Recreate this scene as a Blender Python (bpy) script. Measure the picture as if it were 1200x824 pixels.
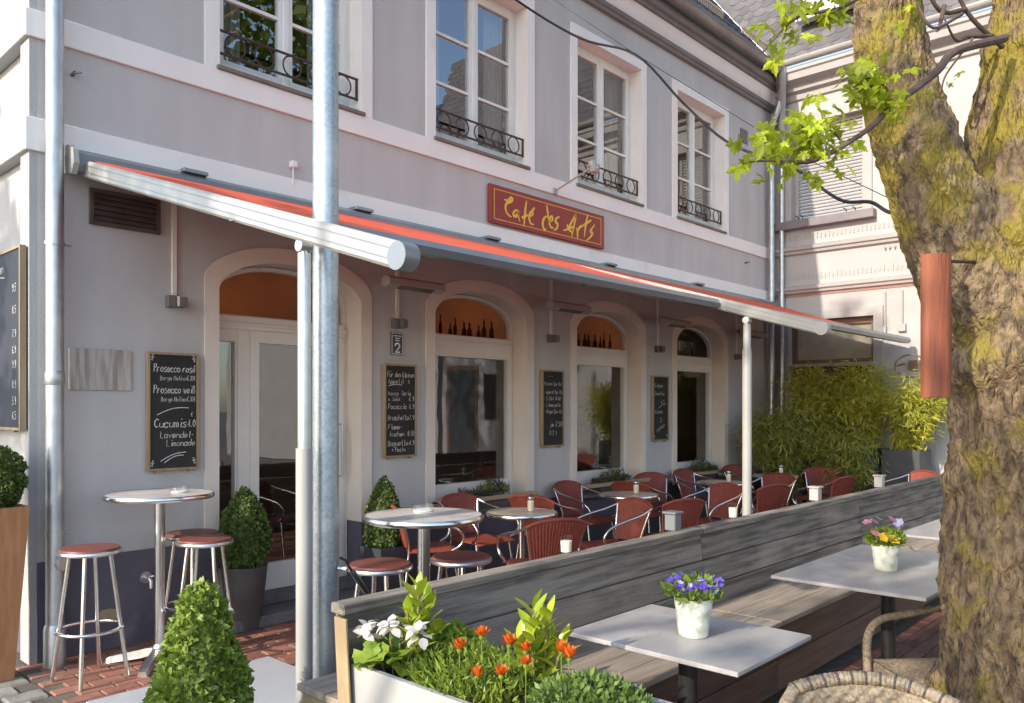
import bpy, bmesh, math, random
import numpy as np
from mathutils import Vector, Matrix, noise

random.seed(7); np.random.seed(7)
R = math.radians
scene = bpy.context.scene
for o in list(bpy.data.objects): bpy.data.objects.remove(o)
col = scene.collection

# ------------------------------------------------------------------ camera, sky, sun, exposure
SUN_EL, SUN_AZ = R(28), R(3.6)            # sun stands over -X, a little behind the facade plane
cam_d = bpy.data.cameras.new('camera'); cam = bpy.data.objects.new('camera', cam_d); col.objects.link(cam)
cam.location = (-1.687, -5.604, 1.60)
cam.rotation_euler = (R(90), 0, R(42.80 - 90))
cam_d.sensor_width = 36; cam_d.lens = 36 * 946 / 1200; cam_d.shift_y = 0.055
cam_d.clip_start = 0.05; cam_d.clip_end = 2000
scene.camera = cam

to_sun = Vector((-math.cos(SUN_EL) * math.cos(SUN_AZ), math.cos(SUN_EL) * math.sin(SUN_AZ), math.sin(SUN_EL)))
world = bpy.data.worlds.new('World'); scene.world = world; world.use_nodes = True
wn = world.node_tree.nodes; wl = world.node_tree.links
sky = wn.new('ShaderNodeTexSky'); sky.sky_type = 'NISHITA'; sky.sun_disc = False
sky.sun_elevation = SUN_EL; sky.sun_rotation = math.atan2(to_sun.x, to_sun.y)
sky.air_density = 1.0; sky.dust_density = 1.2; sky.ozone_density = 1.0
bg = wn['Background']; bg.inputs[1].default_value = 0.15
wl.new(sky.outputs[0], bg.inputs[0])
sun_d = bpy.data.lights.new('sun', 'SUN'); sun = bpy.data.objects.new('sun', sun_d); col.objects.link(sun)
sun_d.energy = 2.0; sun_d.angle = R(0.5); sun_d.color = (1.0, 0.90, 0.76)
sun.rotation_euler = to_sun.to_track_quat('Z', 'Y').to_euler(); sun.location = to_sun * 30
scene.view_settings.view_transform = 'Standard'; scene.view_settings.look = 'None'
scene.view_settings.exposure = 1.5; scene.view_settings.gamma = 1.0

# ------------------------------------------------------------------ materials
MATS = {}
def mat(name, c, c2=None, rough=.6, metal=0., scale=4., stretch=(1, 1, 1), bump=0., bscale=40., bstretch=None,
        rand=0., tex='noise', detail=6., lo=.35, hi=.65, spec=.5, trans=0., c3=None, s3=1.2, t3=(.55, .7), emit=0., bdist=.01, zmoss=None):
    m = bpy.data.materials.new(name); m.use_nodes = True; MATS[name] = m
    n = m.node_tree.nodes; l = m.node_tree.links; b = n['Principled BSDF']
    b.inputs['Roughness'].default_value = rough; b.inputs['Metallic'].default_value = metal
    b.inputs['Specular IOR Level'].default_value = spec
    tc = n.new('ShaderNodeTexCoord'); mp = n.new('ShaderNodeMapping'); mp.inputs['Scale'].default_value = stretch
    add = n.new('ShaderNodeVectorMath'); add.operation = 'ADD'
    oi = n.new('ShaderNodeObjectInfo'); mul = n.new('ShaderNodeVectorMath'); mul.operation = 'SCALE'
    cb = n.new('ShaderNodeCombineXYZ'); l.new(oi.outputs['Random'], cb.inputs[0]); l.new(oi.outputs['Random'], cb.inputs[1]); l.new(oi.outputs['Random'], cb.inputs[2])
    l.new(cb.outputs[0], mul.inputs[0]); mul.inputs['Scale'].default_value = 37. if rand else 0.
    l.new(tc.outputs['Object'], add.inputs[0]); l.new(mul.outputs[0], add.inputs[1]); l.new(add.outputs[0], mp.inputs[0])
    out = None
    if c2 is None: c2 = tuple(v * .88 for v in c)
    if tex == 'voronoi':
        t = n.new('ShaderNodeTexVoronoi'); t.inputs['Scale'].default_value = scale
        sp = n.new('ShaderNodeSeparateColor'); l.new(mp.outputs[0], t.inputs['Vector']); l.new(t.outputs['Color'], sp.inputs[0]); fac = sp.outputs[0]
    else:
        t = n.new('ShaderNodeTexNoise'); t.inputs['Scale'].default_value = scale; t.inputs['Detail'].default_value = detail
        l.new(mp.outputs[0], t.inputs['Vector']); fac = t.outputs['Fac']
    mr = n.new('ShaderNodeMapRange'); mr.inputs[1].default_value = lo; mr.inputs[2].default_value = hi; l.new(fac, mr.inputs[0])
    mx = n.new('ShaderNodeMix'); mx.data_type = 'RGBA'; l.new(mr.outputs[0], mx.inputs[0])
    mx.inputs[6].default_value = (*c, 1); mx.inputs[7].default_value = (*c2, 1); out = mx.outputs[2]
    if c3 is not None:
        t3n = n.new('ShaderNodeTexNoise'); t3n.inputs['Scale'].default_value = s3; t3n.inputs['Detail'].default_value = 8; l.new(add.outputs[0], t3n.inputs['Vector'])
        m3 = n.new('ShaderNodeMapRange'); m3.inputs[1].default_value = t3[0]; m3.inputs[2].default_value = t3[1]; l.new(t3n.outputs['Fac'], m3.inputs[0])
        if zmoss:
            sx_ = n.new('ShaderNodeSeparateXYZ'); l.new(tc.outputs['Object'], sx_.inputs[0]); zr = n.new('ShaderNodeMapRange'); zr.inputs[1].default_value = zmoss[0]; zr.inputs[2].default_value = zmoss[1]; zr.inputs[4].default_value = zmoss[2]; l.new(sx_.outputs[2], zr.inputs[0])
            ad = n.new('ShaderNodeMath'); ad.operation = 'ADD'; l.new(t3n.outputs['Fac'], ad.inputs[0]); l.new(zr.outputs[0], ad.inputs[1]); l.new(ad.outputs[0], m3.inputs[0])
        x3 = n.new('ShaderNodeMix'); x3.data_type = 'RGBA'; l.new(m3.outputs[0], x3.inputs[0]); l.new(out, x3.inputs[6]); x3.inputs[7].default_value = (*c3, 1); out = x3.outputs[2]
    if rand:
        hs = n.new('ShaderNodeHueSaturation'); r2 = n.new('ShaderNodeMapRange'); l.new(oi.outputs['Random'], r2.inputs[0])
        r2.inputs[3].default_value = 1 - rand; r2.inputs[4].default_value = 1 + rand; l.new(r2.outputs[0], hs.inputs['Value']); l.new(out, hs.inputs['Color']); out = hs.outputs[0]
    l.new(out, b.inputs['Base Color'])
    if emit:
        l.new(out, b.inputs['Emission Color']); b.inputs['Emission Strength'].default_value = emit
    if bump:
        mb = n.new('ShaderNodeMapping'); mb.inputs['Scale'].default_value = bstretch or stretch; l.new(add.outputs[0], mb.inputs[0])
        tb = n.new('ShaderNodeTexNoise'); tb.inputs['Scale'].default_value = bscale; tb.inputs['Detail'].default_value = 6; l.new(mb.outputs[0], tb.inputs['Vector'])
        bm = n.new('ShaderNodeBump'); bm.inputs['Strength'].default_value = bump; bm.inputs['Distance'].default_value = bdist
        l.new(tb.outputs['Fac'], bm.inputs['Height']); l.new(bm.outputs[0], b.inputs['Normal'])
        # worn gloss
        rr = n.new('ShaderNodeMapRange'); rr.inputs[3].default_value = max(0.03, rough - .08); rr.inputs[4].default_value = min(1, rough + .08); l.new(tb.outputs['Fac'], rr.inputs[0]); l.new(rr.outputs[0], b.inputs['Roughness'])
    if trans:
        tr = n.new('ShaderNodeBsdfTranslucent'); l.new(out, tr.inputs[0]); ms = n.new('ShaderNodeMixShader'); ms.inputs[0].default_value = trans
        l.new(b.outputs[0], ms.inputs[1]); l.new(tr.outputs[0], ms.inputs[2]); l.new(ms.outputs[0], n['Material Output'].inputs[0])
    return m

def glass_mat(name, ior=1.75, tint=(.93, .96, .95), rough=0.0):
    m = bpy.data.materials.new(name); m.use_nodes = True; MATS[name] = m
    n = m.node_tree.nodes; l = m.node_tree.links; n.remove(n['Principled BSDF'])
    tb = n.new('ShaderNodeBsdfTransparent'); tb.inputs[0].default_value = (*tint, 1)
    g = n.new('ShaderNodeBsdfGlossy'); g.inputs['Roughness'].default_value = rough
    tc = n.new('ShaderNodeTexCoord'); no = n.new('ShaderNodeTexNoise'); no.inputs['Scale'].default_value = 1.6; l.new(tc.outputs['Object'], no.inputs['Vector'])
    bp = n.new('ShaderNodeBump'); bp.inputs['Strength'].default_value = .05; bp.inputs['Distance'].default_value = .02; l.new(no.outputs['Fac'], bp.inputs['Height']); l.new(bp.outputs[0], g.inputs['Normal'])
    fr = n.new('ShaderNodeFresnel'); ge = n.new('ShaderNodeNewGeometry'); mi = n.new('ShaderNodeMapRange')   # same pane seen from either side
    mi.inputs[3].default_value = ior; mi.inputs[4].default_value = 1 / ior; l.new(ge.outputs['Backfacing'], mi.inputs[0]); l.new(mi.outputs[0], fr.inputs[0])
    ms = n.new('ShaderNodeMixShader'); l.new(fr.outputs[0], ms.inputs[0]); l.new(tb.outputs[0], ms.inputs[1]); l.new(g.outputs[0], ms.inputs[2]); l.new(ms.outputs[0], n['Material Output'].inputs[0])
    return m

mat('plaster', (.515, .50, .49), (.465, .45, .443), rough=.85, scale=1.8, stretch=(2.2, 2.2, .3), bump=.25, bscale=90, bstretch=(1, 1, 1), c3=(.42, .405, .40), s3=.9, t3=(.55, .78))
mat('trim', (.83, .80, .775), (.78, .75, .725), rough=.75, scale=2, bump=.12, bscale=70, c3=(.6, .56, .52), s3=2.5, t3=(.62, .85))
mat('arch_trim', (.74, .665, .59), (.68, .61, .54), rough=.75, scale=2, bump=.12, bscale=70)  # trim white warmed to cream, with red awning bounce put into the colour
mat('plinth', (.115, .105, .13), (.085, .08, .105), rough=.75, scale=2.2, bump=.3, bscale=50, c3=(.17, .155, .16), s3=3., t3=(.6, .8))
mat('side_wall', (.42, .415, .41), (.385, .38, .375), rough=.85, scale=2, bump=.3, bscale=60, c3=(.34, .33, .32), s3=1.1, t3=(.6, .8))
mat('white_frame', (.80, .79, .76), (.74, .73, .70), rough=.4, scale=3)
mat('cream_frame', (.77, .73, .67), (.71, .67, .61), rough=.45, scale=3)
mat('grey_moulding', (.20, .18, .17), (.16, .145, .14), rough=.6, scale=3, bump=.1)
mat('sill_metal', (.19, .17, .15), (.13, .115, .10), rough=.55, scale=6)
mat('iron', (.055, .03, .028), (.09, .04, .03), rough=.55, metal=.3, scale=30)
mat('zinc', (.46, .48, .50), (.56, .58, .60), rough=.42, metal=.85, scale=9, bump=.1, bscale=30)
mat('galvanised', (.28, .33, .38), (.50, .54, .57), rough=.40, metal=.75, scale=80, tex='voronoi', lo=-.4, hi=1.3, bump=.06, bscale=60, c3=(.60, .63, .62), s3=5, t3=(.5, .75))
mat('gutter', (.23, .21, .20), (.30, .275, .26), rough=.5, metal=.35, scale=7, bump=.1)
mat('alu', (.80, .80, .79), (.72, .72, .72), rough=.2, metal=1., scale=12)
mat('alu_brushed', (.70, .70, .69), (.6, .6, .6), rough=.34, metal=1., scale=12)
mat('awning_white', (.38, .375, .355), (.33, .325, .31), rough=.35, scale=3, c3=(.36, .35, .33), s3=3, t3=(.55, .8))
mat('awning_red', (.70, .12, .06), (.62, .10, .05), rough=.8, scale=6, trans=.05, bump=.15, bscale=250)
mat('awning_grey', (.26, .28, .30), (.22, .24, .26), rough=.35, metal=.5, scale=5)
mat('sign_red', (.27, .028, .022), (.23, .022, .018), rough=.45, scale=3, bump=.05)
mat('gold', (.80, .50, .06), (.70, .42, .05), rough=.45, scale=9)
mat('slate_board', (.016, .015, .014), (.026, .025, .024), rough=.75, scale=5, c3=(.035, .034, .033), s3=4, t3=(.5, .8))
mat('slate_board_blue', (.014, .017, .03), (.022, .026, .042), rough=.7, scale=5)
mat('chalk', (.78, .77, .72), (.55, .54, .5), rough=.95, scale=120)
mat('pale_wood', (.36, .27, .16), (.27, .19, .11), rough=.6, scale=3, stretch=(4, 4, .6))
mat('fence_wood', (.27, .235, .195), (.115, .10, .085), rough=.8, scale=2.2, stretch=(.9, 9, 14), bump=.9, bscale=6, bstretch=(1.0, 30, 60), lo=.40, hi=.60, c3=(.38, .315, .245), s3=1.4, t3=(.52, .75), rand=.13, detail=10)
mat('end_grain', (.34, .25, .14), (.25, .18, .10), rough=.8, scale=4, stretch=(8, 3, 1.2), bump=.3, bscale=20, rand=.1)
mat('seat_wood', (.36, .30, .235), (.235, .19, .145), rough=.8, scale=2.5, stretch=(.8, 14, 6), bump=.45, bscale=6, bstretch=(1.2, 60, 20), c3=(.42, .36, .29), s3=2, t3=(.5, .75), rand=.12, detail=10)
mat('brown_wood', (.14, .075, .048), (.085, .046, .032), rough=.75, scale=2.5, stretch=(.8, 9, 12), bump=.4, bscale=8, bstretch=(1, 40, 40), rand=.15)
mat('brick', (.30, .13, .088), (.22, .10, .07), rough=.85, scale=9, bump=.35, bscale=60, rand=.28, c3=(.30, .22, .17), s3=6, t3=(.58, .8))
mat('dark_brick', (.16, .066, .048), (.10, .045, .036), rough=.7, scale=9, bump=.35, bscale=60, rand=.3)
mat('paver', (.30, .285, .25), (.22, .21, .18), rough=.9, scale=9, bump=.5, bscale=45, rand=.2, c3=(.16, .17, .10), s3=4, t3=(.58, .8))
mat('joint', (.085, .075, .06), (.13, .115, .09), rough=.95, scale=12, bump=.4, bscale=90)
mat('asphalt', (.16, .15, .14), (.21, .20, .185), rough=.9, scale=2, bump=.4, bscale=60)
mat('stone_step', (.17, .165, .165), (.12, .118, .12), rough=.7, scale=5, bump=.3, bscale=50)
mat('rubber', (.018, .018, .02), rough=.8, bump=.4, bscale=120)
mat('white_sheet', (.42, .445, .47), (.38, .40, .425), rough=.35, scale=2)
mat('table_stone', (.36, .34, .325), (.27, .255, .245), rough=.42, scale=3, stretch=(1, 3, 1), c3=(.45, .43, .41), s3=6, t3=(.5, .8), bump=.04, bscale=60)
mat('black_steel', (.028, .026, .025), (.04, .037, .035), rough=.45, metal=.4, scale=8)
mat('table_cream', (.62, .55, .43), (.52, .45, .34), rough=.3, scale=7, detail=10)
mat('table_marble', (.66, .62, .56), (.50, .46, .41), rough=.22, scale=5, detail=12)
mat('red_weave', (.26, .057, .036), (.19, .040, .026), rough=.6, scale=70, stretch=(1, 1, .3), bump=.6, bscale=150, bstretch=(.4, .4, 1), bdist=.006)
mat('stool_red', (.21, .062, .045), (.17, .05, .037), rough=.45, scale=12, c3=(.24, .09, .07), s3=9, t3=(.55, .75))
mat('wicker', (.34, .275, .185), (.17, .13, .088), rough=.55, scale=60, bump=.7, bscale=120, bdist=.006)
mat('wicker_dark', (.10, .085, .07), (.06, .05, .045), rough=.5, scale=60, bump=.7, bscale=120)
mat('orange_cushion', (.40, .12, .035), (.30, .085, .026), rough=.8, scale=12)
mat('bark', (.28, .20, .115), (.085, .058, .036), rough=.95, scale=20, stretch=(1.5, 1.5, .8), detail=15, lo=.36, hi=.64, bump=1., bscale=42, bstretch=(1.5, 1.5, .75), bdist=.04, c3=(.25, .195, .032), s3=6.5, t3=(.53, .68), zmoss=(1.4, 2.5, .10))
mat('twig', (.07, .045, .04), (.11, .075, .06), rough=.8, scale=30)
mat('rust_wood', (.25, .07, .028), (.12, .034, .017), rough=.7, scale=3, stretch=(9, 9, .7), bump=.5, bscale=10, bstretch=(9, 9, .8))
mat('box_leaf', (.15, .22, .03), (.24, .32, .05), rough=.45, scale=30, trans=.2, lo=.3, hi=.7)
mat('box_leaf_dark', (.06, .10, .022), (.13, .18, .035), rough=.5, scale=30, trans=.15, lo=.3, hi=.7)
mat('maple_leaf', (.46, .50, .03), (.32, .42, .028), rough=.5, scale=9, trans=.5, rand=.4)
mat('crown_leaf', (.22, .28, .03), (.13, .20, .025), rough=.5, scale=.8, trans=.45)
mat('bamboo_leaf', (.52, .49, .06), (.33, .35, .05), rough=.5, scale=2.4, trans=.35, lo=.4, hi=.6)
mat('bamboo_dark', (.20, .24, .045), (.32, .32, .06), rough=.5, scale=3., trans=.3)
mat('cane', (.26, .21, .07), (.16, .12, .05), rough=.6, scale=9)
mat('laurel_leaf', (.42, .48, .035), (.26, .36, .03), rough=.32, scale=8, trans=.35, rand=.3)
mat('green_leaf', (.26, .34, .04), (.14, .23, .03), rough=.45, scale=12, trans=.3)
mat('deep_leaf', (.10, .17, .04), (.17, .25, .05), rough=.5, scale=20, trans=.25)
mat('grey_leaf', (.16, .19, .12), (.09, .12, .06), rough=.6, scale=15, trans=.2)
mat('heather', (.12, .07, .055), (.16, .12, .06), rough=.7, scale=20, trans=.2)
mat('white_petal', (.80, .78, .74), (.70, .64, .58), rough=.5, scale=20, trans=.35)
mat('orange_petal', (.72, .19, .02), (.60, .10, .012), rough=.5, scale=30, trans=.35)
mat('violet_petal', (.13, .085, .52), (.22, .13, .62), rough=.5, scale=40, trans=.3)
mat('pink_petal', (.62, .13, .26), (.70, .35, .45), rough=.5, scale=40, trans=.3)
mat('yellow_petal', (.75, .52, .03), (.65, .35, .02), rough=.5, scale=40, trans=.3)
mat('lilac_petal', (.55, .50, .72), (.7, .66, .8), rough=.5, scale=40, trans=.3)
mat('soil', (.05, .033, .02), (.09, .06, .035), rough=.95, scale=25, bump=.8, bscale=60)
mat('planter_grey', (.35, .345, .33), (.30, .295, .285), rough=.75, scale=3, bump=.15, bscale=50, c3=(.31, .30, .285), s3=3, t3=(.55, .8))
mat('pot_white', (.66, .66, .58), (.36, .40, .32), rough=.6, scale=22, lo=.42, hi=.62, bump=.3, bscale=30)
mat('pot_black', (.06, .056, .052), (.085, .08, .075), rough=.6, scale=6, bump=.15, bscale=60)
mat('pot_slate', (.035, .04, .05), (.05, .056, .066), rough=.5, scale=4, bump=.1)
mat('pot_wood', (.42, .20, .085), (.32, .14, .06), rough=.6, scale=4, stretch=(8, 8, .8), bump=.2)
mat('roof_tile', (.045, .05, .075), (.03, .034, .052), rough=.38, scale=6, rand=.25, bump=.1)
mat('slate', (.125, .115, .118), (.09, .084, .088), rough=.6, scale=5, rand=.22, bump=.25, bscale=30)
mat('right_wall', (.42, .41, .405), (.385, .375, .37), rough=.85, scale=1.5, bump=.25, bscale=60, c3=(.34, .33, .32), s3=.9, t3=(.58, .8))
mat('right_trim', (.40, .38, .37), (.36, .345, .335), rough=.75, scale=2, bump=.1)
mat('red_line', (.34, .18, .15), rough=.75)
mat('shutter', (.40, .37, .35), (.36, .335, .315), rough=.5, scale=3)
mat('violet_sill', (.20, .175, .19), (.16, .14, .155), rough=.5, scale=5)
mat('brown_frame', (.21, .125, .085), (.16, .095, .065), rough=.5, scale=5)
mat('blind', (.40, .35, .26), (.34, .30, .22), rough=.7, scale=5)
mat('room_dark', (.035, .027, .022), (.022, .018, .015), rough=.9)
mat('room_wall', (.14, .085, .06), (.10, .06, .045), rough=.9)
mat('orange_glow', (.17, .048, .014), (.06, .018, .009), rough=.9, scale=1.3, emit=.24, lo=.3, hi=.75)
mat('bottle', (.012, .010, .010), (.02, .014, .012), rough=.15)
mat('bottle_cap', (.5, .36, .18), rough=.4)
mat('curtain', (.42, .40, .37), (.30, .28, .26), rough=.9, scale=3, stretch=(14, 1, .3))
mat('plate_blue', (.02, .025, .06), rough=.25)
mat('enamel_white', (.8, .8, .78), rough=.3)
mat('plaque', (.50, .46, .42), (.30, .26, .225), rough=.85, scale=5, stretch=(7, 7, .6), lo=.4, hi=.65, bump=.3)
mat('vent', (.10, .075, .065), (.07, .052, .045), rough=.6, scale=9)
mat('heater_glass', (.16, .12, .10), rough=.25)
mat('conduit', (.76, .70, .64), rough=.55)
mat('box_grey', (.17, .155, .15), (.13, .12, .115), rough=.5)
mat('heater_body', (.40, .36, .33), (.34, .305, .28), rough=.45)
mat('cable', (.012, .012, .014), rough=.5)
mat('lantern', (.20, .21, .23), (.16, .17, .18), rough=.5, metal=.4)
mat('sugar', (.74, .66, .52), rough=.8)
mat('steel_dark', (.2, .2, .2), rough=.35, metal=1.)
mat('candle', (.78, .70, .55), rough=.5)
mat('turquoise', (.10, .33, .34), (.08, .28, .30), rough=.8)
mat('oak_trim', (.42, .32, .20), (.34, .25, .155), rough=.6, scale=3, stretch=(.6, 8, 8), bump=.1)
glass_mat('glass', ior=2.3); glass_mat('upper_glass', ior=3.1, tint=(.85, .88, .87)); glass_mat('fan_glass', ior=1.5); glass_mat('clear_glass', ior=1.5, tint=(.97, .98, .97))

# ------------------------------------------------------------------ mesh helpers
class MB:
    def __init__(s): s.v = []; s.f = []; s.smooth = False
    def add(s, vs, fs):
        o = len(s.v); s.v += [tuple(v) for v in vs]; s.f += [tuple(i + o for i in f) for f in fs]; return s
    def box(s, x0, x1, y0, y1, z0, z1, c=0.):
        if x0 > x1: x0, x1 = x1, x0
        if y0 > y1: y0, y1 = y1, y0
        if z0 > z1: z0, z1 = z1, z0
        if c <= 0:
            v = [(x, y, z) for x in (x0, x1) for y in (y0, y1) for z in (z0, z1)]
            return s.add(v, [(0, 1, 3, 2), (4, 6, 7, 5), (0, 4, 5, 1), (2, 3, 7, 6), (0, 2, 6, 4), (1, 5, 7, 3)])
        lo = (x0, y0, z0); hi = (x1, y1, z1); v = []; idx = {}
        for sx in (0, 1):
            for sy in (0, 1):
                for sz in (0, 1):
                    k = (sx, sy, sz); p = [hi[i] if k[i] else lo[i] for i in range(3)]
                    for a in range(3):   # vertex lying on the face of axis a
                        q = [p[i] if i == a else p[i] + (-c if k[i] else c) for i in range(3)]
                        idx[(k, a)] = len(v); v.append(q)
        fs = []
        for a in range(3):
            b, d = [i for i in range(3) if i != a]
            for sa in (0, 1):
                ring = []
                for sb, sd in ((0, 0), (1, 0), (1, 1), (0, 1)):
                    k = [0, 0, 0]; k[a] = sa; k[b] = sb; k[d] = sd; ring.append(idx[(tuple(k), a)])
                flip = (sa == 0) != (a == 1)
                fs.append(tuple(reversed(ring)) if flip else tuple(ring))
        for a in range(3):  # edges along axis a
            b, d = [i for i in range(3) if i != a]
            for sb in (0, 1):
                for sd in (0, 1):
                    k0 = [0, 0, 0]; k0[b] = sb; k0[d] = sd; k1 = list(k0); k1[a] = 1
                    k0 = tuple(k0); k1 = tuple(k1); fs.append((idx[(k0, b)], idx[(k1, b)], idx[(k1, d)], idx[(k0, d)]))
        for k in [(i, j, m) for i in (0, 1) for j in (0, 1) for m in (0, 1)]: fs.append((idx[(k, 0)], idx[(k, 1)], idx[(k, 2)]))
        return s.add(v, fs)
    def prism(s, poly, a0, a1, axis='x'):   # poly in the other two axes
        n = len(poly)
        def P(u, w, a): return {'x': (a, u, w), 'y': (u, a, w), 'z': (u, w, a)}[axis]
        v = [P(u, w, a0) for u, w in poly] + [P(u, w, a1) for u, w in poly]
        return s.add(v, [tuple(range(n)), tuple(range(2 * n - 1, n - 1, -1))] + [(i, (i + 1) % n, n + (i + 1) % n, n + i) for i in range(n)])
    def sweep(s, prof, a0, a1, axis='x'):   # open profile
        n = len(prof)
        def P(u, w, a): return {'x': (a, u, w), 'y': (u, a, w)}[axis]
        return s.add([P(u, w, a0) for u, w in prof] + [P(u, w, a1) for u, w in prof], [(i, i + 1, n + i + 1, n + i) for i in range(n - 1)])
    def tube(s, pts, r, seg=10, caps=True):
        pts = [Vector(p) for p in pts]; n = len(pts); rs = r if isinstance(r, (list, tuple)) else [r] * n
        up = None; v = []
        for i, p in enumerate(pts):
            t = (pts[min(i + 1, n - 1)] - pts[max(i - 1, 0)]).normalized()
            if up is None: up = Vector((0, 0, 1)) if abs(t.z) < .9 else Vector((1, 0, 0))
            a = (up - t * up.dot(t)).normalized(); b = t.cross(a); up = a
            v += [p + (a * math.cos(2 * math.pi * k / seg) + b * math.sin(2 * math.pi * k / seg)) * rs[i] for k in range(seg)]
        f = [(i * seg + k, i * seg + (k + 1) % seg, (i + 1) * seg + (k + 1) % seg, (i + 1) * seg + k) for i in range(n - 1) for k in range(seg)]
        if caps: f += [tuple(range(seg - 1, -1, -1)), tuple((n - 1) * seg + k for k in range(seg))]
        s.smooth = True
        return s.add(v, f)
    def lathe(s, prof, seg=24, c=(0, 0, 0), caps=True):   # prof [(r, z)]
        n = len(prof)
        v = [(c[0] + r * math.cos(2 * math.pi * k / seg), c[1] + r * math.sin(2 * math.pi * k / seg), c[2] + z) for r, z in prof for k in range(seg)]
        f = [(i * seg + k, i * seg + (k + 1) % seg, (i + 1) * seg + (k + 1) % seg, (i + 1) * seg + k) for i in range(n - 1) for k in range(seg)]
        if caps: f += [tuple(range(seg - 1, -1, -1)), tuple((n - 1) * seg + k for k in range(seg))]
        s.smooth = True
        return s.add(v, f)
    def ring(s, outer, inner, y0, y1):      # closed outlines (x, z) of equal count, extruded along y
        n = len(outer); v = [(x, y0, z) for x, z in outer] + [(x, y0, z) for x, z in inner] + [(x, y1, z) for x, z in outer] + [(x, y1, z) for x, z in inner]; f = []
        for i in range(n):
            j = (i + 1) % n
            f += [(i, j, n + j, n + i), (2 * n + i, 3 * n + i, 3 * n + j, 2 * n + j), (i, 2 * n + i, 2 * n + j, j), (n + i, n + j, 3 * n + j, 3 * n + i)]
        return s.add(v, f)
    def openring(s, outer, inner, y0, y1):
        n = len(outer); v = [(x, y0, z) for x, z in outer] + [(x, y0, z) for x, z in inner] + [(x, y1, z) for x, z in outer] + [(x, y1, z) for x, z in inner]; f = []
        for i in range(n - 1):
            j = i + 1
            f += [(i, j, n + j, n + i), (2 * n + i, 3 * n + i, 3 * n + j, 2 * n + j), (i, 2 * n + i, 2 * n + j, j), (n + i, n + j, 3 * n + j, 3 * n + i)]
        f += [(0, n, 3 * n, 2 * n), (n - 1, 3 * n - 1, 4 * n - 1, 2 * n - 1)]
        return s.add(v, f)
    def ribbon(s, pl, w, y=0.):             # flat stroke in the xz plane, facing -y; w may taper
        pl = [Vector((p[0], p[1])) for p in pl]; n = len(pl)
        if n < 2: return s
        ws = w if isinstance(w, (list, tuple)) else [w] * n; L = []; Rr = []
        for i, p in enumerate(pl):
            t = (pl[min(i + 1, n - 1)] - pl[max(i - 1, 0)])
            t = t.normalized() if t.length > 1e-6 else Vector((1, 0)); q = Vector((-t.y, t.x)) * ws[i] / 2
            L.append(p + q); Rr.append(p - q)
        v = [(a.x, y, a.y) for a in L] + [(a.x, y, a.y) for a in Rr]
        return s.add(v, [(i, n + i, n + i + 1, i + 1) for i in range(n - 1)])
    def build(s, name, m, parent=None, smooth=None, loc=None):
        me = bpy.data.meshes.new(name); me.from_pydata(s.v, [], s.f); me.update()
        bm = bmesh.new(); bm.from_mesh(me); bmesh.ops.recalc_face_normals(bm, faces=bm.faces); bm.to_mesh(me); bm.free()
        sm = s.smooth if smooth is None else smooth
        if sm:
            me.polygons.foreach_set('use_smooth', [len(p.vertices) < 6 for p in me.polygons])
            me.set_sharp_from_angle(angle=R(38))
        return link(name, me, m, parent, loc)
def link(name, me, m, parent=None, loc=None):
    if m and not me.materials: me.materials.append(MATS[m])
    o = bpy.data.objects.new(name, me); col.objects.link(o)
    if loc: o.location = loc
    if parent: setpar(o, parent)
    return o
def setpar(o, p):
    o.parent = p
    if p.get('_world'): o.matrix_parent_inverse = Matrix.Translation(-Vector(p.location))
def tag(o, label=None, cat=None, group=None, kind=None):
    if label: o['label'] = label
    if cat: o['category'] = cat
    if group: o['group'] = group
    if kind: o['kind'] = kind
    return o
def thing(name, label, cat, loc=(0, 0, 0), group=None, world=True, rz=0.):
    o = bpy.data.objects.new(name, None); col.objects.link(o); o.location = loc; o.empty_display_size = .2
    o.rotation_euler.z = rz
    if world: o['_world'] = 1
    return tag(o, label, cat, group)
def copy_tree(o, parent=None):
    c = o.copy(); col.objects.link(c)
    if parent: c.parent = parent
    for ch in list(o.children): copy_tree(ch, c)
    return c
def smooth_path(pts, n=6):      # Catmull-Rom
    P = [Vector(p) for p in pts]; P = [P[0] * 2 - P[1]] + P + [P[-1] * 2 - P[-2]]; out = []
    for i in range(1, len(P) - 2):
        for k in range(n):
            t = k / n; a, b, c, d = P[i - 1], P[i], P[i + 1], P[i + 2]
            out.append(.5 * ((2 * b) + (c - a) * t + (2 * a - 5 * b + 4 * c - d) * t * t + (3 * b - a - 3 * c + d) * t ** 3))
    return out + [P[-2]]
def quads(name, V, m, parent=None, extra=None):     # V (N,4,3) loose quads; extra MB merged in
    N = len(V); co = np.asarray(V, dtype=np.float32).reshape(-1, 3); fi = np.arange(N * 4, dtype=np.int32)
    ls = np.arange(0, N * 4, 4, dtype=np.int32)
    me = bpy.data.meshes.new(name)
    if extra is not None and extra.v:
        ev = np.array(extra.v, dtype=np.float32); o = len(co); co = np.vstack([co, ev])
        ef = np.array([i + o for f in extra.f for i in f], dtype=np.int32); ln = [len(f) for f in extra.f]
        ls = np.concatenate([ls, len(fi) + np.concatenate([[0], np.cumsum(ln)[:-1]]).astype(np.int32)]).astype(np.int32); fi = np.concatenate([fi, ef])
    me.vertices.add(len(co)); me.vertices.foreach_set('co', co.ravel())
    me.loops.add(len(fi)); me.loops.foreach_set('vertex_index', fi); me.polygons.add(len(ls)); me.polygons.foreach_set('loop_start', ls)
    me.update(calc_edges=True); me.validate()
    return link(name, me, m, parent)
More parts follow.
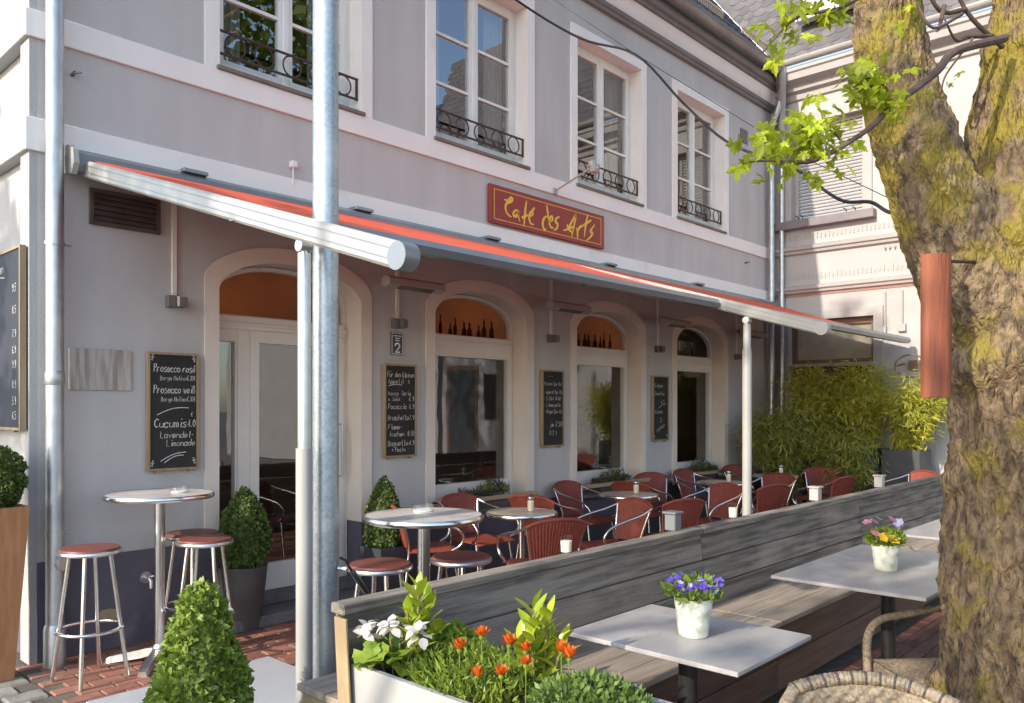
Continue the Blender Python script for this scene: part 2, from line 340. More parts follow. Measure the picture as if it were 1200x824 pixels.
def leafset(P, N, size, aspect=.5, spread=.8, droop=0., jit=.35):
    """P points, N outward normals -> rhombic leaves, (n,4,3)"""
    P = np.asarray(P); n = len(P); d = np.asarray(N) + np.random.normal(0, spread, (n, 3)); d[:, 2] -= droop
    d /= np.linalg.norm(d, axis=1)[:, None] + 1e-9
    r = np.random.normal(0, 1, (n, 3)); w = np.cross(d, r); w /= np.linalg.norm(w, axis=1)[:, None] + 1e-9
    u = np.cross(w, d); s = size * (1 + np.random.uniform(-jit, jit, n))[:, None]
    b = P - d * s * .3; t = P + d * s * .7; mid = P + d * s * .12
    return np.stack([b, mid + w * s * aspect * .5 + u * s * .08, t, mid - w * s * aspect * .5 + u * s * .08], 1)

# single-stroke chalk lettering: grid x 0-4, y 0-9, baseline 2
GL = {'a': '45 36 16 05 03 12 32 44|46 42', 'b': '09 02|05 26 45 43 22 03', 'c': '45 26 05 03 12 32 43', 'd': '49 42|45 26 05 03 12 33', 'e': '04 44 45 26 05 03 12 43',
      'f': '48 39 28 22|16 36', 'g': '45 26 05 04 13 34|46 41 20 01', 'h': '09 02|04 26 45 42', 'i': '26 22|28 29', 'j': '36 31 10|38 39', 'k': '09 02|46 04 42', 'l': '29 23 32',
      'm': '06 02|05 16 25 22|25 36 45 42', 'n': '06 02|05 26 45 42', 'o': '26 05 03 22 43 45 26', 'p': '06 00|05 26 45 43 22 03', 'q': '46 40|45 26 05 03 22 43', 'r': '06 02|04 26 36',
      's': '46 16 05 34 43 32 02', 't': '29 23 32 42|16 36', 'u': '06 03 22 43|46 42', 'v': '06 22 46', 'w': '06 12 24 32 46', 'x': '06 42|46 02', 'y': '06 23|46 10', 'z': '06 46 02 42',
      'A': '02 29 42|14 34', 'B': '02 09 38 36 06|36 44 32 02', 'C': '48 29 07 04 22 43', 'E': '49 09 02 42|06 36', 'F': '02 09 49|06 36', 'G': '48 29 07 04 22 43 45 25', 'H': '09 02|49 42|06 46',
      'K': '09 02|49 05 42', 'L': '09 02 42', 'M': '02 09 25 49 42', 'P': '02 09 39 47 36 06', 'Q': '29 07 04 22 44 47 29|24 41', 'R': '02 09 39 47 36 06|26 42', 'S': '48 29 08 16 35 43 22 03',
      'T': '09 49|29 22', 'U': '09 04 22 44 49', 'W': '09 12 26 32 49', 'D': '02 09 29 47 44 22 02', 'O': '29 07 04 22 44 47 29', 'Z': '09 49 02 42',
      '0': '29 07 04 22 44 47 29', '1': '17 29 22', '2': '07 19 39 47 02 42', '3': '08 29 47 26 44 22 03', '4': '32 39 04 44', '5': '49 09 06 36 44 22 02', '6': '49 17 04 22 43 35 05',
      '7': '09 49 12', '8': '26 07 29 47 26 04 22 44 26', '9': '45 26 07 29 47 45 22', '.': '12 13', ',': '13 01', '-': '15 35', '+': '27 23|05 45', '€': '48 29 17 14 22 43|06 36|05 35',
      'é': '04 44 45 26 05 03 12 43|27 49', 'ü': '06 03 22 43|46 42|18 19|38 39', 'ß': '02 08 29 38 26 44 32 22', ':': '13 14|16 17', '*': '26 24|15 35|16 34'}
def chalk_text(mb, s, x, z, h, y, w=None, slant=.12, jit=.25, maxw=None):
    k = h / 8.; w = w or h * .075
    tot = sum(3.2 if c == ' ' else (3.0 if c in 'il1.,:' else 4.6) for c in s) * k
    kx = k if not maxw else k * min(.95, maxw / tot)
    for ch in s:
        if ch == ' ': x += kx * 3.2; continue
        for pl in GL.get(ch, '').split('|'):
            pts = [(x + (int(c[0]) * .82 + (int(c[1]) - 2) * slant + random.uniform(-jit, jit)) * kx, z + (int(c[1]) - 2 + random.uniform(-jit, jit)) * k) for c in pl.split()]
            if len(pts) > 1: mb.ribbon(pts, w * random.uniform(.8, 1.25), y)
        x += kx * (3.0 if ch in 'il1.,:' else 4.6)
    return x

# ------------------------------------------------------------------ ground
gm = MB(); gm.add([(-300, -300, -.02), (300, -300, -.02), (300, 300, -.02), (-300, 300, -.02)], [(0, 1, 2, 3)])
tag(gm.build('ground', 'asphalt'), kind='structure')
def piece_mesh(name, lx, ly, h, m, ch=.006):
    mb = MB(); mb.box(-lx / 2, lx / 2, -ly / 2, ly / 2, -h, 0, ch)
    me = bpy.data.meshes.new(name); me.from_pydata(mb.v, [], mb.f); me.update()
    b = bmesh.new(); b.from_mesh(me); bmesh.ops.recalc_face_normals(b, faces=b.faces); b.to_mesh(me); b.free(); me.materials.append(MATS[m]); return me
def lay(parent, name, me, cells):
    for (x, y, rz) in cells:
        o = bpy.data.objects.new(name, me); col.objects.link(o); setpar(o, parent)
        o.location = (x, y, random.uniform(-.002, .003)); o.rotation_euler = (random.uniform(-.006, .006), random.uniform(-.006, .006), rz + random.uniform(-.01, .01))
# terrace bed with red clinker by the facade
bed = MB(); bed.box(-.12, 10.3, -3.7, .6, -.018, -.010); bed = tag(bed.build('brick_pavement', 'joint'), kind='structure')
brick_me = piece_mesh('brick', .192, .092, .05, 'brick')
cells = []
for r in range(36):
    y = -.03 - r * .1
    for k in range(30):
        x = -.02 + k * .2 + (.1 if r % 2 else 0)
        if (r < 11 and x < 2.75) or (r >= 11 and x < 1.3 and r < 25 and x > -.1): cells.append((x, y, 0))
lay(bed, 'brick', brick_me, cells)
rest = MB()
for r in range(36):
    for k in range(52):
        x = -.02 + k * .2 + (.1 if r % 2 else 0); y = -.03 - r * .1
        if x > 10.2 or (r < 11 and x < 2.75) or (r >= 11 and x < 1.3): continue
        rest.box(x - .096, x + .096, y - .046, y + .046, -.04, random.uniform(-.002, .002))
tag(rest.build('brick_field', 'brick', bed), kind='stuff')
# darker clinker of the square in front of the bench
sq = MB(); sq.box(-3, 10.3, -9, -3.7, -.018, -.010); sq = tag(sq.build('square_pavement', 'joint'), kind='structure')
dk_me = piece_mesh('dark_brick', .192, .092, .05, 'dark_brick')
cells = []; rest = MB()
for r in range(52):
    for k in range(66):
        x = -2.9 + k * .2 + (.1 if r % 2 else 0); y = -3.76 - r * .1
        if x > 10.2: continue
        if 1.0 < x < 5.2 and y > -4.9: cells.append((x, y, 0))
        else: rest.box(x - .096, x + .096, y - .046, y + .046, -.04, random.uniform(-.002, .002))
random.shuffle(cells); cells.sort(key=lambda c: (c[0] - .5) ** 2 + (c[1] + 4.9) ** 2)
lay(sq, 'clinker_brick', dk_me, cells[:290])
for x, y, _ in cells[290:]: rest.box(x - .096, x + .096, y - .046, y + .046, -.04, random.uniform(-.002, .002))
tag(rest.build('clinker_field', 'dark_brick', sq), kind='stuff')
# grey setts of the side path
pth = MB(); pth.box(-4, -.125, -3.69, 6, -.018, -.010); pth = tag(pth.build('path', 'joint'), kind='structure')
pv_me = piece_mesh('paver', .205, .155, .05, 'paver', .012)
cells = []
for r in range(24):
    for k in range(7):
        y = 1.4 - r * .165; x = -.235 - k * .215 - (.1 if r % 2 else 0)
        cells.append((x, y, 0))
lay(pth, 'paver', pv_me, cells)
rest = MB()
for r in range(58):
    for k in range(18):
        y = 5.9 - r * .165; x = -.235 - k * .215 - (.1 if r % 2 else 0)
        if (k < 7 and 1.45 > y > -2.45) or y < -3.6: continue
        rest.box(x - .1, x + .1, y - .075, y + .075, -.04, random.uniform(-.003, .003))
tag(rest.build('paver_field', 'paver', pth), kind='stuff')

# ------------------------------------------------------------------ cafe building
cafe = thing('cafe_building', 'two storey mauve grey cafe house with arched ground floor windows and white trim', 'building', (5, 0, 0))
BAY = [1.085 + 2.112 * k for k in range(4)]      # outer left edge of each surround
BW = 1.495
def arch(c, hw, zs, rise, z0, n=24, p=2.2, q=.6):
    pts = [(c - hw, z0)]
    for i in range(n + 1):
        u = -math.cos(math.pi * i / n); pts.append((c + hw * u, zs + rise * max(0, 1 - abs(u) ** p) ** q))
    return pts + [(c + hw, z0)]
def arch_z(x, c, hw, zs, rise, p=2.2, q=.6):
    u = min(1, abs((x - c) / hw)); return zs + rise * max(0, 1 - u ** p) ** q
w = MB()
WX0, WX1, WZ0, WZ1 = 0., 10.34, .62, 6.62
xs = [WX0]
for b in BAY: xs += [b + .05, b + BW - .05]
xs.append(WX1)
def wq(x0, x1, z0, z1): w.add([(x0, 0, z0), (x1, 0, z0), (x1, 0, z1), (x0, 0, z1)], [(0, 1, 2, 3)])
for i in range(0, len(xs) - 1, 2): wq(xs[i], xs[i + 1], WZ0, WZ1)
for k, b in enumerate(BAY):
    c = b + BW / 2; hw = BW / 2 - .05; n = 20
    for i in range(n):
        u0 = -math.cos(math.pi * i / n); u1 = -math.cos(math.pi * (i + 1) / n)
        xa, xb = c + hw * u0, c + hw * u1; za, zb = arch_z(xa, c, hw, 2.52, .275), arch_z(xb, c, hw, 2.52, .275)
        w.add([(xa, 0, za), (xb, 0, zb), (xb, 0, 4.1), (xa, 0, 4.1)], [(0, 1, 2, 3)])
    wq(b + .05, b + BW - .05, 5.81, WZ1)
w.build('wall', 'plaster', cafe, smooth=False)
# dark plinth
pl = MB()
for x0, x1 in ((-.004, BAY[0] + .105), (BAY[0] + BW - .105, 10.33)): pl.box(x0, x1, -.006, .25, 0, .632)
pl.build('plinth', 'plinth', cafe)
# side wall towards the path
sw = MB(); sw.box(.002, .30, .002, 9., .62, 6.6); sw.build('side_wall', 'side_wall', cafe)
sp = MB(); sp.box(-.006, .2, .26, 9., 0, .63); sp.build('side_plinth', 'plinth', cafe)
pi = MB(); pi.box(-.05, .004, .0, .16, 0, 6.6, .004); pi.build('corner_pilaster', 'side_wall', cafe)
# white string courses wrapping the corner
for z0, z1, nm in ((3.905, 4.075, 'string_course'), (3.20, 3.405, 'string_course')):
    m = MB(); m.box(-.075, 10.33, -.024, .0, z0, z1, .004); m.build(nm, 'trim', cafe)
    m = MB(); m.box(-.078, .0, .001, 8.9, z0 - .002, z1, .004); m.build('side_course', 'side_wall', cafe)
# chipped plaster patch near the ground
m = MB(); pts = [(.34, .235), (.38, .265), (.43, .27), (.47, .255), (.50, .24), (.49, .20), (.44, .185), (.37, .185)]
m.prism(pts, -.0085, -.002, 'y'); m.build('plaster_patch', 'pale_wood', cafe)

# upper windows with guards
def upper_window(b, k):
    x0, x1 = b, b + BW
    zt = 5.875
    s = MB(); s.openring([(x0, 4.07), (x0, zt), (x1, zt), (x1, 4.07)], [(x0 + .11, 4.07), (x0 + .11, zt - .11), (x1 - .11, zt - .11), (x1 - .11, 4.07)], -.022, .0)
    s.openring([(x0 + .04, 4.07), (x0 + .04, zt - .04), (x1 - .04, zt - .04), (x1 - .04, 4.07)], [(x0 + .111, 4.07), (x0 + .111, zt - .111), (x1 - .111, zt - .111), (x1 - .111, 4.07)], -.001, .24)
    s.build('window_surround', 'trim', cafe)
    a, e, lo, hi = x0 + .112, x1 - .112, 4.105, zt - .112
    f = MB(); f.ring([(a, lo), (a, hi), (e, hi), (e, lo)], [(a + .05, lo + .05), (a + .05, hi - .05), (e - .05, hi - .05), (e - .05, lo + .05)], .15, .22)
    fr = f.build('window', 'white_frame', cafe)
    mid = (a + e) / 2
    for s0, s1 in ((a + .052, mid - .008), (mid + .008, e - .052)):
        c = MB(); c.ring([(s0, lo + .052), (s0, hi - .052), (s1, hi - .052), (s1, lo + .052)], [(s0 + .055, lo + .125), (s0 + .055, hi - .11), (s1 - .055, hi - .11), (s1 - .055, lo + .125)], .135, .19)
        c.build('casement', 'white_frame', fr)
        h0, h1 = lo + .125, hi - .11
        for j in range(1, 3):
            z = h0 + (h1 - h0) * j / 3; q = MB(); q.box(s0 + .05, s1 - .05, .142, .178, z - .013, z + .013); q.build('glazing_bar', 'white_frame', fr)
        for j in range(3):
            za, zb = h0 + (h1 - h0) * j / 3, h0 + (h1 - h0) * (j + 1) / 3; q = MB(); q.add([(s0 + .05, .16, za), (s1 - .05, .16, za), (s1 - .05, .16, zb), (s0 + .05, .16, zb)], [(0, 1, 2, 3)]); q.build('pane', 'upper_glass', fr)
    q = MB(); q.box(mid - .028, mid + .028, .118, .16, lo + .05, hi - .05, .008); q.build('mullion', 'white_frame', fr)
    q = MB(); q.box(x0 + .085, x1 - .085, -.045, .16, 4.074, 4.106, .005); q.build('sill', 'sill_metal', fr)
    # net curtain
    for cx0, cx1 in ((a + .05, a + .33), (e - .33, e - .05)):
        q = MB(); n = 24; q.add([(cx0 + (cx1 - cx0) * i / n, .30 + .02 * math.sin(i * 1.7), z) for z in (lo, hi) for i in range(n + 1)], [(i, i + 1, n + 2 + i, n + 1 + i) for i in range(n)]); q.smooth = True; q.build('curtain', 'curtain', fr)
    g = MB(); gz0, gz1 = 4.225, 4.395
    for z in (gz0, gz1): g.box(a - .01, e + .0, .03, .045, z - .008, z + .008)
    for x in (a + .004, e - .012): g.box(x - .007, x + .007, .029, .046, gz0 - .008, gz1 + .008)
    gd = g.build('window_guard', 'iron', cafe)
    for j in range(5):
        cx = a + .03 + (e - a - .06) * (j + .5) / 5; rg = MB(); rr = (gz1 - gz0) / 2 - .004
        rg.tube([(cx + rr * math.cos(2 * math.pi * i / 20), .037, (gz0 + gz1) / 2 + rr * math.sin(2 * math.pi * i / 20)) for i in range(21)], .007, 6, False); rg.build('ring', 'iron', gd)
for k, b in enumerate(BAY): upper_window(b, k)
# dark rooms behind the glass
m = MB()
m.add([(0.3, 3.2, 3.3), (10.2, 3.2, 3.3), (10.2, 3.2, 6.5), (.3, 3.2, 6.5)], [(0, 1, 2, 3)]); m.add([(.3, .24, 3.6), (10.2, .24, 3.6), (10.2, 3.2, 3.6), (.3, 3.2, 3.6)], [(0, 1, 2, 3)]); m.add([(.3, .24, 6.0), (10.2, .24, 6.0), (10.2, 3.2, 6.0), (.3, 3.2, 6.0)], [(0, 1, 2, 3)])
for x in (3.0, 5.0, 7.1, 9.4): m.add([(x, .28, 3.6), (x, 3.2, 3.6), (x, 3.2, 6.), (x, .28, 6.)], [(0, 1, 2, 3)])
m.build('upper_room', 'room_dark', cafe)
m = MB()
m.add([(.3, 4.2, 0), (10.2, 4.2, 0), (10.2, 4.2, 3.2), (.3, 4.2, 3.2)], [(0, 1, 2, 3)]); m.add([(.3, .3, 3.2), (10.2, .3, 3.2), (10.2, 4.2, 3.2), (.3, 4.2, 3.2)], [(0, 1, 2, 3)])
for x in (.31, 10.2): m.add([(x, .3, 0), (x, 4.2, 0), (x, 4.2, 3.2), (x, .3, 3.2)], [(0, 1, 2, 3)])
m.build('room_wall', 'room_wall', cafe)
m = MB(); m.box(.3, 10.2, .2, 4.2, .08, .14); m.build('room_floor', 'brown_wood', cafe)

# ground floor arches
GW0, GW1 = .11, BW - .11
def arch_bay(b, k):
    c = b + BW / 2; door = k == 0; z0 = .632 if door else .60
    s = MB(); o = arch(c, BW / 2, 2.55, .295, z0); i = arch(c, BW / 2 - .11, 2.475, .255, z0)
    s.openring(o, i, -.014, .0); o2 = arch(c, BW / 2 - .04, 2.53, .285, z0); i2 = arch(c, BW / 2 - .111, 2.474, .254, z0); s.openring(o2, i2, -.001, .26)
    s.build('arch_surround', 'arch_trim', cafe, smooth=False)
    a, e = b + .112, b + BW - .112; hw = (e - a) / 2
    zb = .15 if door else .615
    fo = arch(c, hw, 2.47, .25, zb); fi = arch(c, hw - .035, 2.44, .25, zb + .05)
    f = MB(); f.ring(fo, fi, .19, .25); f.box(a + .03, e - .03, .17, .25, 2.20, 2.315, .01); f.box(a + .02, e - .02, .155, .2, 2.235, 2.262, .006)
    fr = f.build('entrance_door' if door else 'arched_window', 'cream_frame', cafe, smooth=False)
    g = MB(); ai = arch(c, hw - .032, 2.44, .25, 2.31); g.add([(x, .225, z) for x, z in ai], [tuple(range(len(ai)))]); g.build('fanlight_pane', 'fan_glass', fr)
    if not door:
        q = MB(); q.ring([(a + .04, .66), (a + .04, 2.205), (e - .04, 2.205), (e - .04, .66)], [(a + .085, .86), (a + .085, 2.10), (e - .085, 2.10), (e - .085, .86)], .175, .24); q.build('sash', 'cream_frame', fr)
        q = MB(); q.add([(a + .08, .21, .855), (e - .08, .21, .855), (e - .08, .21, 2.105), (a + .08, .21, 2.105)], [(0, 1, 2, 3)]); q.build('pane', 'glass', fr)
        q = MB(); q.box(a - .05, e + .05, -.10, .19, .585, .62, .006); q.build('sill', 'stone_step', fr)
        q = MB(); q.box(a - .06, e + .06, -.135, -.105, .70, .745, .005); rl = q.build('sill_rail', 'oak_trim', fr)
        for x in (a - .03, e + .03):
            q = MB(); q.tube([(x, -.002, .722), (x, -.12, .722)], .01, 8); q.build('rail_bracket', 'black_steel', fr)
    else:
        q = MB(); q.box(a + .24, a + .345, .165, .25, .15, 2.205, .006); q.build('mullion', 'cream_frame', fr)
        q = MB(); q.ring([(a + .03, .16), (a + .03, 2.205), (a + .245, 2.205), (a + .245, .16)], [(a + .085, .37), (a + .085, 2.11), (a + .225, 2.11), (a + .225, .37)], .18, .24); q.build('side_light', 'cream_frame', fr)
        q = MB(); q.add([(a + .08, .21, .36), (a + .23, .21, .36), (a + .23, .21, 2.115), (a + .08, .21, 2.115)], [(0, 1, 2, 3)]); q.build('pane', 'glass', fr)
        q = MB(); q.ring([(a + .347, .155), (a + .347, 2.2), (e - .045, 2.2), (e - .045, .155)], [(a + .425, .365), (a + .425, 2.11), (e - .16, 2.11), (e - .16, .365)], .172, .225); q.build('door_leaf', 'cream_frame', fr)
        q = MB(); q.add([(a + .42, .2, .36), (e - .155, .2, .36), (e - .155, .2, 2.115), (a + .42, .2, 2.115)], [(0, 1, 2, 3)]); q.build('pane', 'glass', fr)
        q = MB(); q.tube([(e - .10, .17, 1.02), (e - .10, .115, 1.02), (e - .10, .115, 1.46), (e - .10, .17, 1.46)], .012, 8); q.build('door_handle', 'alu_brushed', fr)
    # bottles behind the fanlight, and an added panel that glows orange by emission
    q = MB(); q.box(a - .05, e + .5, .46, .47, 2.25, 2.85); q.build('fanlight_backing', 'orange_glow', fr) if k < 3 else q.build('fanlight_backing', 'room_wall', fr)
    if not door:
        for j in range(11):
            x = a + .12 + (e - a - .24) * j / 10 + random.uniform(-.02, .02); hh = random.uniform(.15, .24); r = random.uniform(.018, .028)
            q = MB(); q.lathe([(r, 0), (r, hh * .55), (r * .35, hh * .72), (r * .35, hh)], 10, (x, .38, 2.30)); bt = q.build('bottle', 'bottle', fr)
            q = MB(); q.lathe([(r * .4, 0), (r * .4, .02)], 8, (x, .38, 2.30 + hh)); q.build('bottle_top', 'bottle_cap', fr)
        q = MB(); q.box(a, e, .26, .45, 2.27, 2.30); q.build('bottle_shelf', 'cream_frame', fr)
for k, b in enumerate(BAY): arch_bay(b, k)
st = MB(); st.box(1.16, 2.5, -.30, .19, .0, .085, .01); st.box(1.19, 2.47, -.02, .19, .085, .15, .008); st.build('door_step', 'stone_step', cafe)
# cornice, gutter, roof
m = MB(); m.sweep([(.0, 6.19), (-.045, 6.20), (-.048, 6.235), (-.07, 6.25), (-.078, 6.29), (-.06, 6.30)], -.1, 10.32); m.build('lower_moulding', 'grey_moulding', cafe)
m = MB(); m.sweep([(-.055, 6.30), (-.085, 6.36), (-.125, 6.46)], -.1, 10.32); m.build('cove', 'trim', cafe)
m = MB(); m.sweep([(-.12, 6.46), (-.155, 6.465), (-.16, 6.505), (-.195, 6.52), (-.21, 6.57), (-.2, 6.62), (.0, 6.63)], -.1, 10.32); m.build('upper_moulding', 'grey_moulding', cafe)
gt = MB(); prof = [(-.285 + .078 * math.cos(t), 6.70 + .078 * math.sin(t)) for t in [math.pi + math.pi * i / 14 for i in range(15)]]
gt.sweep(prof, -.15, 10.2); gt.smooth = True; gt.tube([(-.15, -.365, 6.702), (10.2, -.365, 6.702)], .009, 8)
gt.add([(10.2, y, z) for y, z in prof], [tuple(range(15))])
gu = gt.build('gutter', 'gutter', cafe)
for i in range(13):
    x = .3 + i * .8; q = MB(); q.sweep([(-.285 + .081 * math.cos(t), 6.70 + .081 * math.sin(t)) for t in [math.pi + math.pi * j / 14 for j in range(15)]], x, x + .03); q.build('gutter_bracket', 'gutter', gu)
rf = MB(); ang = R(52); RY, RZ = -.24, 6.70
def rp(s, off=0.): return (RY + s * math.cos(ang) - off * math.sin(ang), RZ + s * math.sin(ang) + off * math.cos(ang))
p = [rp(0), rp(4.2), rp(4.2, -.1), rp(0, -.1)]; rf.prism(p, -.1, 10.34); roof = rf.build('roof', 'roof_tile', cafe)
# pantiles: S-shaped little plates
def pantile():
    mb = MB(); n = 7; prof = [(i / n * .225 - .112, .022 * math.sin(i / n * 2 * math.pi) + .012) for i in range(n + 1)]
    v = []
    for s, off in ((0, .022), (.36, .0)):
        for x, z in prof: v.append((x, s * math.cos(ang) - (z + off) * math.sin(ang), s * math.sin(ang) + (z + off) * math.cos(ang)))
    for x, z in prof: v.append((x, -(z + .004) * math.sin(ang), (z + .004) * math.cos(ang)))
    N = n + 1; f = [(i, i + 1, N + i + 1, N + i) for i in range(n)] + [(2 * N + i, 2 * N + i + 1, i + 1, i) for i in range(n)]
    me = bpy.data.meshes.new('roof_tile'); me.from_pydata(v, [], f); me.update(); me.materials.append(MATS['roof_tile']); me.polygons.foreach_set('use_smooth', [True] * len(f)); return me
tile = pantile()
tcount = 0; trest = MB()
for r in range(12):
    for i in range(46):
        x = 10.2 - i * .222; y, z = rp(.02 + r * .32, .004)
        if i < 21 and r < 9:
            o = bpy.data.objects.new('roof_tile', tile); col.objects.link(o); setpar(o, roof); o.location = (x, y, z); tcount += 1
        elif r < 6:
            trest.add([(x + v.co.x, y + v.co.y, z + v.co.z) for v in tile.vertices], [tuple(q.vertices) for q in tile.polygons])
tag(trest.build('tile_field', 'roof_tile', roof), kind='stuff')
# snow guard grating along the eaves
for g0 in (6.9, 8.75):
    q = MB()
    for j in range(26):
        x = g0 + j * .052
        if x > 10.1: break
        y, z = rp(.14, .03); y2, z2 = rp(.14, .20); q.box(x - .008, x + .008, y2 - .006, y2 + .006, z, z2)
    for o_ in (.05, .19):
        y, z = rp(.14, o_); q.box(g0 - .02, min(10.1, g0 + 1.32), y - .005, y + .005, z - .006, z + .006)
    q.build('snow_guard', 'oak_trim', roof)
# zinc valley flashing at the abutment
q = MB(); q.prism([rp(0, .03), rp(4.2, .03), rp(4.2, .05), rp(0, .05)], 10.1, 10.33); q.build('valley_flashing', 'zinc', roof)
# downpipes
def downpipe(x, y, r, top, name='downpipe', clips=(), m='zinc'):
    q = MB(); q.tube(top + [(x, y, .16)], r, 18); d = q.build(name, m, cafe)
    for z in clips:
        q = MB(); q.lathe([(r + .001, -.012), (r + .006, -.012), (r + .006, .012), (r + .001, .012)], 18, (x, y, z), False); q.tube([(x + r * .9, y + .01, z), (x + r + .05, y + .02, z)], .007, 6); q.build('pipe_clip', 'zinc', d)
    q = MB(); q.lathe([(r + .012, 0), (r + .012, .24), (r + .004, .27), (r - .002, .27)], 18, (x, y, -.01)); q.build('pipe_foot', m, d)
    return d
dp = downpipe(.062, -.115, .052, [(.062, -.115, 6.62)], clips=(2.62, .82))
for z in (1.78, 4.7):
    q = MB(); q.lathe([(.052, -.04), (.0575, -.03), (.0575, .03), (.052, .05)], 18, (.062, -.115, z), False); q.build('pipe_joint', 'zinc', dp)
q = MB(); q.tube([(.085, -.165, .64), (.09, -.185, .64)], [.046, .046], 18); q.tube([(.0895, -.183, .64), (.091, -.189, .64)], [.036, .036], 16); q.build('inspection_cap', 'alu_brushed', dp)
downpipe(10.13, -.10, .045, smooth_path([(10.16, -.28, 6.66), (10.16, -.28, 6.5), (10.15, -.2, 6.2), (10.13, -.10, 5.9), (10.13, -.10, 5.6)]), clips=(5.4, 3.0, 2.2, .9))
# vent grille
q = MB(); q.ring([(.30, 2.80), (.30, 3.035), (.76, 3.035), (.76, 2.80)], [(.325, 2.825), (.325, 3.01), (.735, 3.01), (.735, 2.825)], -.025, .0); vg = q.build('vent_grille', 'vent', cafe)
q = MB(); q.box(.32, .74, -.004, -.001, 2.82, 3.015); q.build('grille_backing', 'room_dark', vg)
for j in range(5):
    z = 2.835 + j * .037; q = MB(); q.prism([(-.022, z), (-.018, z - .004), (-.003, z + .024), (-.006, z + .028)], .327, .733); q.build('louvre', 'vent', vg)
q = MB(); q.box(9.30, 9.52, -.014, 0, 5.52, 5.72, .004); q.build('round_vent', 'box_grey', cafe)
q = MB(); q.box(.175, .57, -.016, 0, 1.715, 1.985, .003); q.build('worn_plaque', 'plaque', cafe)
# tap on the plinth
q = MB(); q.tube([(.665, -.006, .44), (.665, -.016, .44)], .04, 16); q.tube([(.665, -.012, .44), (.665, -.075, .44), (.668, -.085, .425), (.668, -.085, .375)], .014, 10); tp = q.build('water_tap', 'alu_brushed', cafe)
q = MB(); q.tube([(.70, -.085, .455), (.735, -.10, .455)], .02, 10); q.tube([(.668, -.06, .45), (.71, -.09, .455)], .008, 8); q.build('tap_handle', 'alu_brushed', tp)
# small fixings on the facade
for x, z in ((.20, 3.74), (9.45, 3.75)):
    q = MB(); q.tube([(x, 0, z), (x, -.05, z + .004)], .012, 8); q.tube([(x, -.045, z), (x + .04, -.06, z + .012)], .007, 6); q.build('hook', 'steel_dark', cafe)
q = MB(); q.box(1.78, 1.83, -.05, 0, 3.49, 3.54, .004); q.tube([(1.80, -.03, 3.49), (1.80, -.03, 3.36)], .006, 6); q.build('sensor_box', 'trim', cafe)

# ------------------------------------------------------------------ neighbouring house on the right
XR = 10.352
rh = thing('neighbour_house', 'tall white rendered corner house with slate mansard and closed roller shutter', 'building', (11.5, -3, 0))
w = MB()
LW = (-1.54, -.285, .5, 2.93)       # low window opening y0,y1,z0,z1
def rq(y0, y1, z0, z1, x=XR): w.add([(x, y0, z0), (x, y1, z0), (x, y1, z1), (x, y0, z1)], [(0, 1, 2, 3)])
SH = (-1.40, -.33, 4.45, 5.92)
rq(-7.2, SH[0], 3.3, 6.5); rq(SH[1], 3, 3.3, 6.5); rq(SH[0], SH[1], 3.3, SH[2]); rq(SH[0], SH[1], SH[3], 6.5)
rq(-7.2, LW[0], 0, 3.3); rq(LW[1], 3, 0, 3.3); rq(LW[0], LW[1], 0, LW[2]); rq(LW[0], LW[1], LW[3], 3.3)
w.box(XR + .001, XR + 6, -7.199, -7.0, 0, 6.5)
for (a, e, lo, hi) in (SH, LW):
    for (p, q_) in (((a, lo), (a, hi)), ((e, lo), (e, hi)), ((a, hi), (e, hi)), ((a, lo), (e, lo))): w.add([(XR, p[0], p[1]), (XR + .22, p[0], p[1]), (XR + .22, q_[0], q_[1]), (XR, q_[0], q_[1])], [(0, 1, 2, 3)])
w.build('wall', 'right_wall', rh, smooth=False)
def rring(a, e, lo, hi, t, x0, x1, name, m, par):
    q = MB(); q.box(x0, x1, a - t, a, lo, hi); q.box(x0, x1, e, e + t, lo, hi); q.box(x0 - .001, x1, a - t - .001, e + t + .001, hi, hi + t); return q.build(name, m, par)
rring(SH[0], SH[1], SH[2] - .02, SH[3], .12, XR - .03, XR, 'window_surround', 'right_trim', rh)
rring(LW[0], LW[1], LW[2], LW[3], .13, XR - .025, XR, 'window_surround', 'right_trim', rh)
sf = MB(); sf.box(XR + .10, XR + .16, SH[0] + .005, SH[0] + .06, SH[2], SH[3]); sf.box(XR + .10, XR + .16, SH[1] - .06, SH[1] - .005, SH[2], SH[3]); sf.box(XR + .08, XR + .18, SH[0] + .005, SH[1] - .005, SH[3] - .06, SH[3] - .002)
shf = sf.build('roller_shutter', 'right_trim', rh)
n = 27
for j in range(n):
    z = SH[2] + .03 + (SH[3] - SH[2] - .09) * j / n; hh = (SH[3] - SH[2] - .09) / n
    q = MB(); q.add([(XR + dx, y, z + hh * f) for y in (SH[0] + .05, SH[1] - .05) for dx, f in ((.135, 0), (.116, .2), (.112, .55), (.122, .88), (.135, .93))], [(i, i + 1, 6 + i, 5 + i) for i in range(4)])
    q.build('slat', 'shutter', shf)
q = MB(); q.box(XR - .13, XR + .12, -1.575, -.07, 4.325, 4.45, .006); q.build('sill', 'violet_sill', rh)
for y in (-1.30, -1.17, -.52, -.45):
    q = MB(); q.tube([(XR - .05, y, 4.45), (XR - .06, y, 4.50), (XR - .09, y + .03, 4.52)], .008, 6); q.build('sill_hook', 'black_steel', rh)
def rmould(prof, name, m, y0=-7.2, y1=.0):
    q = MB(); q.sweep([(XR - d, z) for d, z in prof], 0, 1, 'y'); q.v = [(v[0], y0 + (y1 - y0) * v[1], v[2]) for v in q.v]; return q.build(name, m, rh)
rmould([(0, 3.93), (.05, 3.95), (.06, 3.985), (.09, 4.0), (.10, 4.045), (0, 4.08)], 'string_course', 'right_trim', -7.2, .12)
